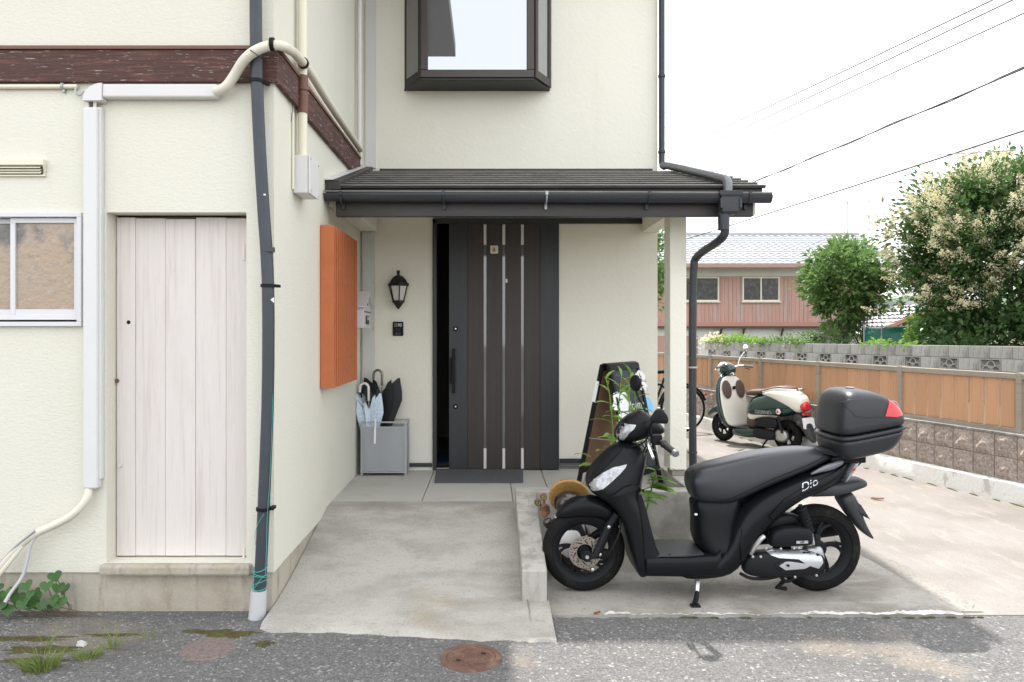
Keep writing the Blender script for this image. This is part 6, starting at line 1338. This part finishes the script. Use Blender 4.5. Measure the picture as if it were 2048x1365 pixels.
MB().tube(smoothpath([(PLX,PLY,.014),(PLX-.12,PLY-.01,.3),(PLX-.26,PLY-.02,.52)]), .004, 6).build('stem', M['weed'], pt, smooth=True)

# ------------------------------------------------------------------ ceramic raccoon dog
TX, TY = PX(1139,4.36), 4.36
T = thing('ceramic_figure', 'glazed ceramic raccoon dog in a straw hat behind the scooter front wheel', 'figurine', (TX,TY,.014))
def tp(px, py, dy=0): return Vector(P(px,py,TY+dy)) - Vector((TX,TY,.014))
bc = tp(1140,1085)
MB().lathe([(.0,.012),(.075,.012),(.10,.05),(.125,.13),(.130,.20),(.112,.27),(.08,.33),(.06,.36),(.0,.37)], (0,0,0), (0,0,1), 28).build('body', M['glaze'], T, smooth=True, local=True)
MB().ell((.0,-.055,.185), .098,.085,.115, 24, 14).build('belly', M['whiteglaze'], T, smooth=True, local=True)
hc_ = tp(1136,1006); hc_.y = -.01
hd_o = MB().ell(hc_, .084,.078,.074, 24, 16).build('head', M['glaze'], T, smooth=True, local=True)
MB().ell(hc_+Vector((.012,-.052,-.005)), .056,.034,.046, 18, 12).build('face', M['copper'], hd_o, smooth=True, local=True)
MB().ell(hc_+Vector((.012,-.082,-.03)), .032,.03,.024, 16, 10).build('muzzle', M['copper'], hd_o, smooth=True, local=True); MB().ell(hc_+Vector((.012,-.112,-.022)), .011,.009,.009, 12, 8).build('nose', M['black'], hd_o, smooth=True, local=True)
for sx in (-.02,.045):
    MB().ell(hc_+Vector((sx,-.082,.012)), .0155,.009,.0165, 14, 10).build('eye', M['whiteglaze'], hd_o, smooth=True, local=True); MB().ell(hc_+Vector((sx+.001,-.0905,.012)), .0075,.004,.0085, 12, 8).build('pupil', M['black'], hd_o, smooth=True, local=True)
    MB().tube([hc_+Vector((sx-.014,-.084,.033)),hc_+Vector((sx,-.088,.038)),hc_+Vector((sx+.014,-.084,.033))], .004, 6).build('brow', M['copper'], hd_o, smooth=True, local=True)
for sx in (-1,1): 
    e = hc_+Vector((sx*.072,-.018,.012)); MB().loft([[e+Vector((r*.75*cos(a)*.55+0, -abs(r)*.1+ (0 if r > .0 else 0), r*cos(0)*sin(a)*1.2)) + Vector((0,off,0)) for a in [2*pi*k/14 for k in range(14)]] for r, off in ((.030,.012),(.032,-.004),(.020,-.006),(.016,.004))]).build('ear', M['glaze'], hd_o, smooth=True, local=True)
tilt = Matrix.Rotation(radians(-68),4,'X') @ Matrix.Rotation(radians(6),4,'Y')
ht = MB(); hcen = hc_ + Vector((.014,.052,.024))
ht.loft([[hcen + tilt @ Vector((r*cos(a), r*sin(a), h)) for a in [2*pi*k/36 for k in range(36)]] for r, h in ((.075,-.004),(.100,-.012),(.120,-.010),(.125,.000),(.120,.012),(.095,.030),(.060,.046),(.025,.056),(.002,.058))])
hto = ht.build('straw_hat', M['straw'], T, smooth=True, local=True)
wv = MB()
for k in range(48):
    a = 2*pi*k/48; wv.tube([hcen + tilt @ Vector((r*cos(a+da), r*sin(a+da), h+.002)) for r, h, da in ((.126,.0,0),(.118,.014,.03),(.095,.031,.06),(.06,.047,.10))], .0032, 5)
wv.build('straw_weave', M['straw'], hto, local=True, kind='stuff')
MB().tube(smoothpath([tp(1118,1040,-.02), tp(1106,1052,-.05), tp(1098,1050,-.08), tp(1094,1042,-.09)]), [.03]*1+[.027]*100 if False else .028, 12).build('arm', M['glaze'], T, smooth=True, local=True)
MB().ell(tp(1096,1046,-.085), .030,.028,.030, 16, 10).build('paw', M['glaze'], T, smooth=True, local=True)
MB().tube(smoothpath([tp(1160,1040,-.02), tp(1172,1060,-.05), tp(1168,1085,-.08)]), .026, 12).build('arm', M['glaze'], T, smooth=True, local=True)
lg = MB().prism([tp(1079,1018,-.085),tp(1088,1008,-.085),tp(1099,1013,-.085),tp(1101,1026,-.085),tp(1090,1037,-.085),tp(1083,1034,-.085)], (0,.03,0)).build('ledger', M['copper'], T, local=True, bevel=.004)
for px, py in ((1075.5,1005),(1087,994)):
    c = tp(px,py,-.08); MB().lathe([(.0,-.010),(.018,-.010),(.021,-.004),(.021,.008),(.0,.010)], c, (0,1,0), 18).build('scroll_end', M['copper'], lg, smooth=True, local=True)
    MB().tube([c+Vector((.002*k*.75*cos(k*.7),-.0125,.002*k*.75*sin(k*.7))) for k in range(11)], .003, 6).build('spiral', M['mossglaze'], lg, smooth=True, local=True)
    MB().tube([c, tp(1090,1018,-.07)], .007, 8).build('scroll_stem', M['copper'], lg, smooth=True, local=True)
MB().prism([tp(1109,1030,-.09),tp(1112,1035,-.09),tp(1118,1038.5,-.09),tp(1124,1040,-.09),tp(1116,1040,-.09),tp(1110,1037,-.09)], (0,.012,0)).build('collar_tip', M['whiteglaze'], T, local=True)
for sx in (-1,1): MB().ell((sx*.075,-.06,.026), .05,.065,.027, 16, 10).build('foot', M['glaze'], T, smooth=True, local=True)
MB().lathe([(.012,0),(.028,.012),(.034,.04),(.024,.07),(.010,.085),(.011,.10)], tuple(tp(1172,1105,-.085)), (0,0,1), 16).build('flask', M['whiteglaze'], T, smooth=True, local=True)
MB().tube([tp(1121,1095,-.10),tp(1122,1128,-.11)], .006, 6).build('tassel', M['copper'], T, local=True)

# ------------------------------------------------------------------ small things on the ground
mc = thing('manhole_cover', 'round rusty iron drain cover set in the asphalt before the ramp', 'manhole cover', (-.084,3.215,0))
MB().lathe([(.108,.001),(.110,.006),(.135,.006),(.138,.0)], (0,0,0), (0,0,1), 40, caps=False).build('rim', M['rust'], mc, local=True)
MB().lathe([(.0,.004),(.107,.004),(.107,.0)], (0,0,0), (0,0,1), 40, caps=False).build('lid', M['rust'], mc, local=True)
pm = MB(); rng = random.Random(2)
for i in range(-6,7):
    for j in range(-6,7):
        x, y = i*.0155, j*.0155
        if x*x+y*y < .0088:
            if (i+j) % 2: pm.box(x-.006,x+.006,y-.0022,y+.0022,.004,.0062)
            else: pm.box(x-.0022,x+.0022,y-.006,y+.006,.004,.0062)
pm.build('raised_pattern', M['rust'], mc, local=True, kind='stuff')
for x, y in ((-.055,-.035),(.055,.035)):
    k = MB().hexa([(x-.02,y-.004,.0041),(x+.008,y-.014,.0041),(x+.02,y+.004,.0041),(x-.008,y+.014,.0041),(x-.02,y-.004,.0068),(x+.008,y-.014,.0068),(x+.02,y+.004,.0068),(x-.008,y+.014,.0068)]).build('key_frame', M['rust'], mc, local=True)
    MB().hexa([(x-.013,y-.003,.0069),(x+.006,y-.010,.0069),(x+.013,y+.003,.0069),(x-.006,y+.010,.0069),(x-.013,y-.003,.0074),(x+.006,y-.010,.0074),(x+.013,y+.003,.0074),(x-.006,y+.010,.0074)]).build('key_slot', M['black'], mc, local=True)
oc = thing('manhole_cover', 'faded pinkish round cover half buried in asphalt near the mossy patch', 'manhole cover', (-1.286,3.31,0))
MB().lathe([(.0,.004),(.112,.004),(.122,.0)], (0,0,0), (0,0,1), 36, caps=False).build('lid', M['oldcover'], oc, local=True); MB().lathe([(.016,.0042),(.022,.006),(.026,.0042)], (.0,-.01,0), (0,0,1), 16, caps=False).build('lifting_eye', M['oldcover'], oc, local=True)
def patch(cx, cy, rx, ry, seed, label, mat='moss', z=.003, n=46, name='moss'):
    rng = random.Random(seed); ph = [rng.uniform(0,6) for _ in range(6)]; mb = MB()
    rim = [(cx+rx*(1+.22*sin(3*a+ph[0])+.16*sin(5*a+ph[1])+.13*sin(9*a+ph[2])+.09*sin(17*a+ph[3]))*cos(a), cy+ry*(1+.25*sin(2*a+ph[4])+.2*sin(7*a+ph[5])+.1*sin(13*a+ph[1]))*sin(a)) for a in [2*pi*i/n for i in range(n)]]
    rings = [[(cx+(x-cx)*s, cy+(y-cy)*s, h) for x,y in rim] for s, h in ((1,.0005),(.9,z),(.6,z*1.8),(.3,z*2),(.02,z*2))]
    mb.loft(rings, caps=False); return tag(mb.build(name, M[mat], at=(cx,cy,0), fix=False, smooth=True), kind='stuff')
patch(-1.26,3.475,.13,.045,1,''); patch(-1.05,3.36,.045,.03,2,''); patch(-1.42,3.50,.07,.02,7,'')
for k, (x, y, rx, ry) in enumerate(((-2.2,3.42,.22,.035),(-2.05,3.30,.16,.05),(-1.8,3.46,.12,.02),(-2.0,3.18,.14,.04))): patch(x,y,rx,ry,20+k,'',z=.0015)
for k in range(15):
    x = random.uniform(.6,2.5); patch(x, 3.664+random.uniform(-.004,.003), random.uniform(.008,.03), .005, 100+k, '', z=.004, n=20)
for k in range(30):
    s = -1.9 + 6.2*k/29 + random.uniform(-.06,.06); p = FP_(s, .058, 0); patch(p.x, p.y, random.uniform(.008,.02), random.uniform(.03,.11), 200+k, '', z=.006, n=18)
# loose chippings on the road
rng = random.Random(12); mb = MB()
for _ in range(5200):
    y = rng.uniform(2.55,3.66); x = rng.uniform(-2.6,2.9)
    if -1.1 < x < .32 and y > 3.38: continue
    if (x+.084)**2+(y-3.215)**2 < .02: continue
    r = .0018 + .0032*rng.random()**2; h = r*.8; a = rng.uniform(0,6); b = len(mb.v)
    pts = [(x+r*rng.uniform(.7,1.3)*cos(a+1.26*k), y+r*rng.uniform(.7,1.3)*sin(a+1.26*k), 0.0) for k in range(5)]
    mb.v += pts + [(x+(px_-x)*.6, y+(py_-y)*.6, h) for px_,py_,_ in pts]
    mb.f += [(b+k, b+(k+1)%5, b+5+(k+1)%5, b+5+k) for k in range(5)] + [tuple(b+5+k for k in range(5))]
mb.build('gravel', mk('chippings', (.30,.29,.27), .9, layers=[('vc',60,.2,.9,(.14,.135,.13),.9)]), kind='stuff', at=(0,3,0), fix=False)
# weeds
def tuft(cx, cy, n, h, spread, seed, label, mat='grass', lean=.6):
    rng = random.Random(seed); mb = MB()
    for _ in range(n):
        a = rng.uniform(0,2*pi); r = spread*rng.random()**.7; b = Vector((cx+r*cos(a)*.6, cy+r*sin(a)*.5, 0)); L = h*rng.uniform(.4,1.1); d = Vector((cos(a)*lean*rng.random(), sin(a)*lean*rng.random(), 1)).normalized(); w = .0022*rng.uniform(.6,1.5)
        s = d.cross(Vector((rng.gauss(0,1),rng.gauss(0,1),.1))).normalized()
        pts = [b + d*L*f + Vector((cos(a),sin(a),0))*L*.45*f*f - Vector((0,0,1))*L*.3*f*f*rng.random() for f in (0,.35,.7,1)]
        mb.sheet([[p - s*w*(1-f*.9), p + s*w*(1-f*.9)] for p, f in zip(pts,(0,.35,.7,1))])
    return tag(mb.build('weed', M[mat], at=(cx,cy,0), fix=False), label, 'weed')
tuft(-1.93,3.12,260,.085,.11,1,'thick low tuft of yellow-green grass in the asphalt at the near corner')
tuft(-1.78,3.22,100,.06,.09,2,'thin grass sprigs spreading beside the thick near tuft')
tuft(-1.72,3.32,26,.16,.05,3,'tall bent grass blades in the asphalt nearer the plank door',lean=.8)
tuft(-2.02,3.30,10,.20,.03,4,'single tall grass stalk in the asphalt below the heart-shaped leaves',lean=.4)
tuft(-1.62,3.42,14,.06,.05,5,'few tiny grass blades by the mossy strip')
# heart-leaved plant at the wall foot
hp_ = thing('heart_leaf_plant', 'green plant with heart-shaped leaves at the foot of the front wall', 'plant', (-2.2,3.66,0))
hm = None; rng = random.Random(8)
def heart(p, nrm, size, rot):
    global hm
    if hm is None:
        pts = []
        for i in range(20):
            t = 2*pi*i/20; x = 16*sin(t)**3/17; y = (13*cos(t)-5*cos(2*t)-2*cos(3*t)-cos(4*t))/17; pts.append((x*.62, y*.62))
        mb = MB(); mb.v = [(0,.1,-.05)] + [(x,y,.06*abs(x)*2 - .10*(y<-.3)) for x,y in pts]; mb.f = [(0,1+i,1+(i+1)%20) for i in range(20)]
        o = mb.build('leaf', M['heart'], hp_, local=True, smooth=True, fix=False); hm = o.data
    else: o = bpy.data.objects.new('leaf', hm); COL.objects.link(o); o.parent = hp_
    q = Vector(nrm).to_track_quat('Z','Y'); o.rotation_mode = 'QUATERNION'; o.rotation_quaternion = q @ Quaternion((0,0,1), rot); o.location = Vector(p) - wloc(hp_); o.scale = (size,)*3
HL = [(110,1153,11),(128,1177,12),(116,1177,10),(117,1203,13),(105,1203,9),(93,1172,11),(71,1186,10),(73,1196,12),(52,1172,11),(60,1190,9),(35,1196,14),(45,1208,11),(10,1190,13),(5,1208,14),(16,1220,12),(-15,1195,14),(-8,1175,12),(88,1208,8),(99,1214,7),(28,1180,10),(62,1210,10),(-30,1210,14),(80,1214,8)]
stm = MB()
for px, py, r in HL:
    d = rng.uniform(3.60,3.70); p = Vector(P(px,py,d)); heart(p, (rng.uniform(-.5,.5),-1,rng.uniform(.1,.9)), r*2.1*d/FPX, rng.uniform(-.5,.5))
    stm.tube(smoothpath([Vector((-2.2+rng.gauss(0,.12),3.68,0)), Vector((p.x+rng.gauss(0,.02),3.69,p.z*.5)), p + Vector((0,.006,0))],1), .0018, 4)
stm.build('stems', M['bark'], hp_, kind='stuff')
# litter
solo(MB().hexa([(-1.905,3.335,.001),(-1.865,3.33,.001),(-1.86,3.36,.001),(-1.9,3.365,.001),(-1.9,3.34,.022),(-1.87,3.34,.016),(-1.868,3.352,.014),(-1.893,3.358,.02)]), 'stone', M['stone'], 'small pale stone chip lying on the mossy asphalt', 'stone')
def dleaf(x, y, z, L, a, label):
    mb = MB(); g = []
    for i in range(6):
        f = i/5; w = .22*L*sin(pi*f)+.001; c_, s_ = cos(a), sin(a); g.append([(x+(L*(f-.5))*c_-q*w*s_, y+(L*(f-.5))*s_+q*w*c_, z+.012*(1-abs(q))*0+.010*abs(q)+.008*f) for q in (-1,0,1)])
    mb.sheet(g); solo(mb, 'dry_leaf', M['dryleaf'], label, 'leaf', fix=False)
dleaf(PX(1755,6.22),6.22,.008,.10,-.5,'curled reddish dry leaf on the driveway behind the scooter tail'); dleaf(PX(1525,8.6),8.75,.008,.07,.3,'tiny dry leaf on the driveway near the green scooter stand'); dleaf(PX(1194,3.672),3.67,.016,.035,.1,'tiny brown dry leaf lying on the worn white edge line')
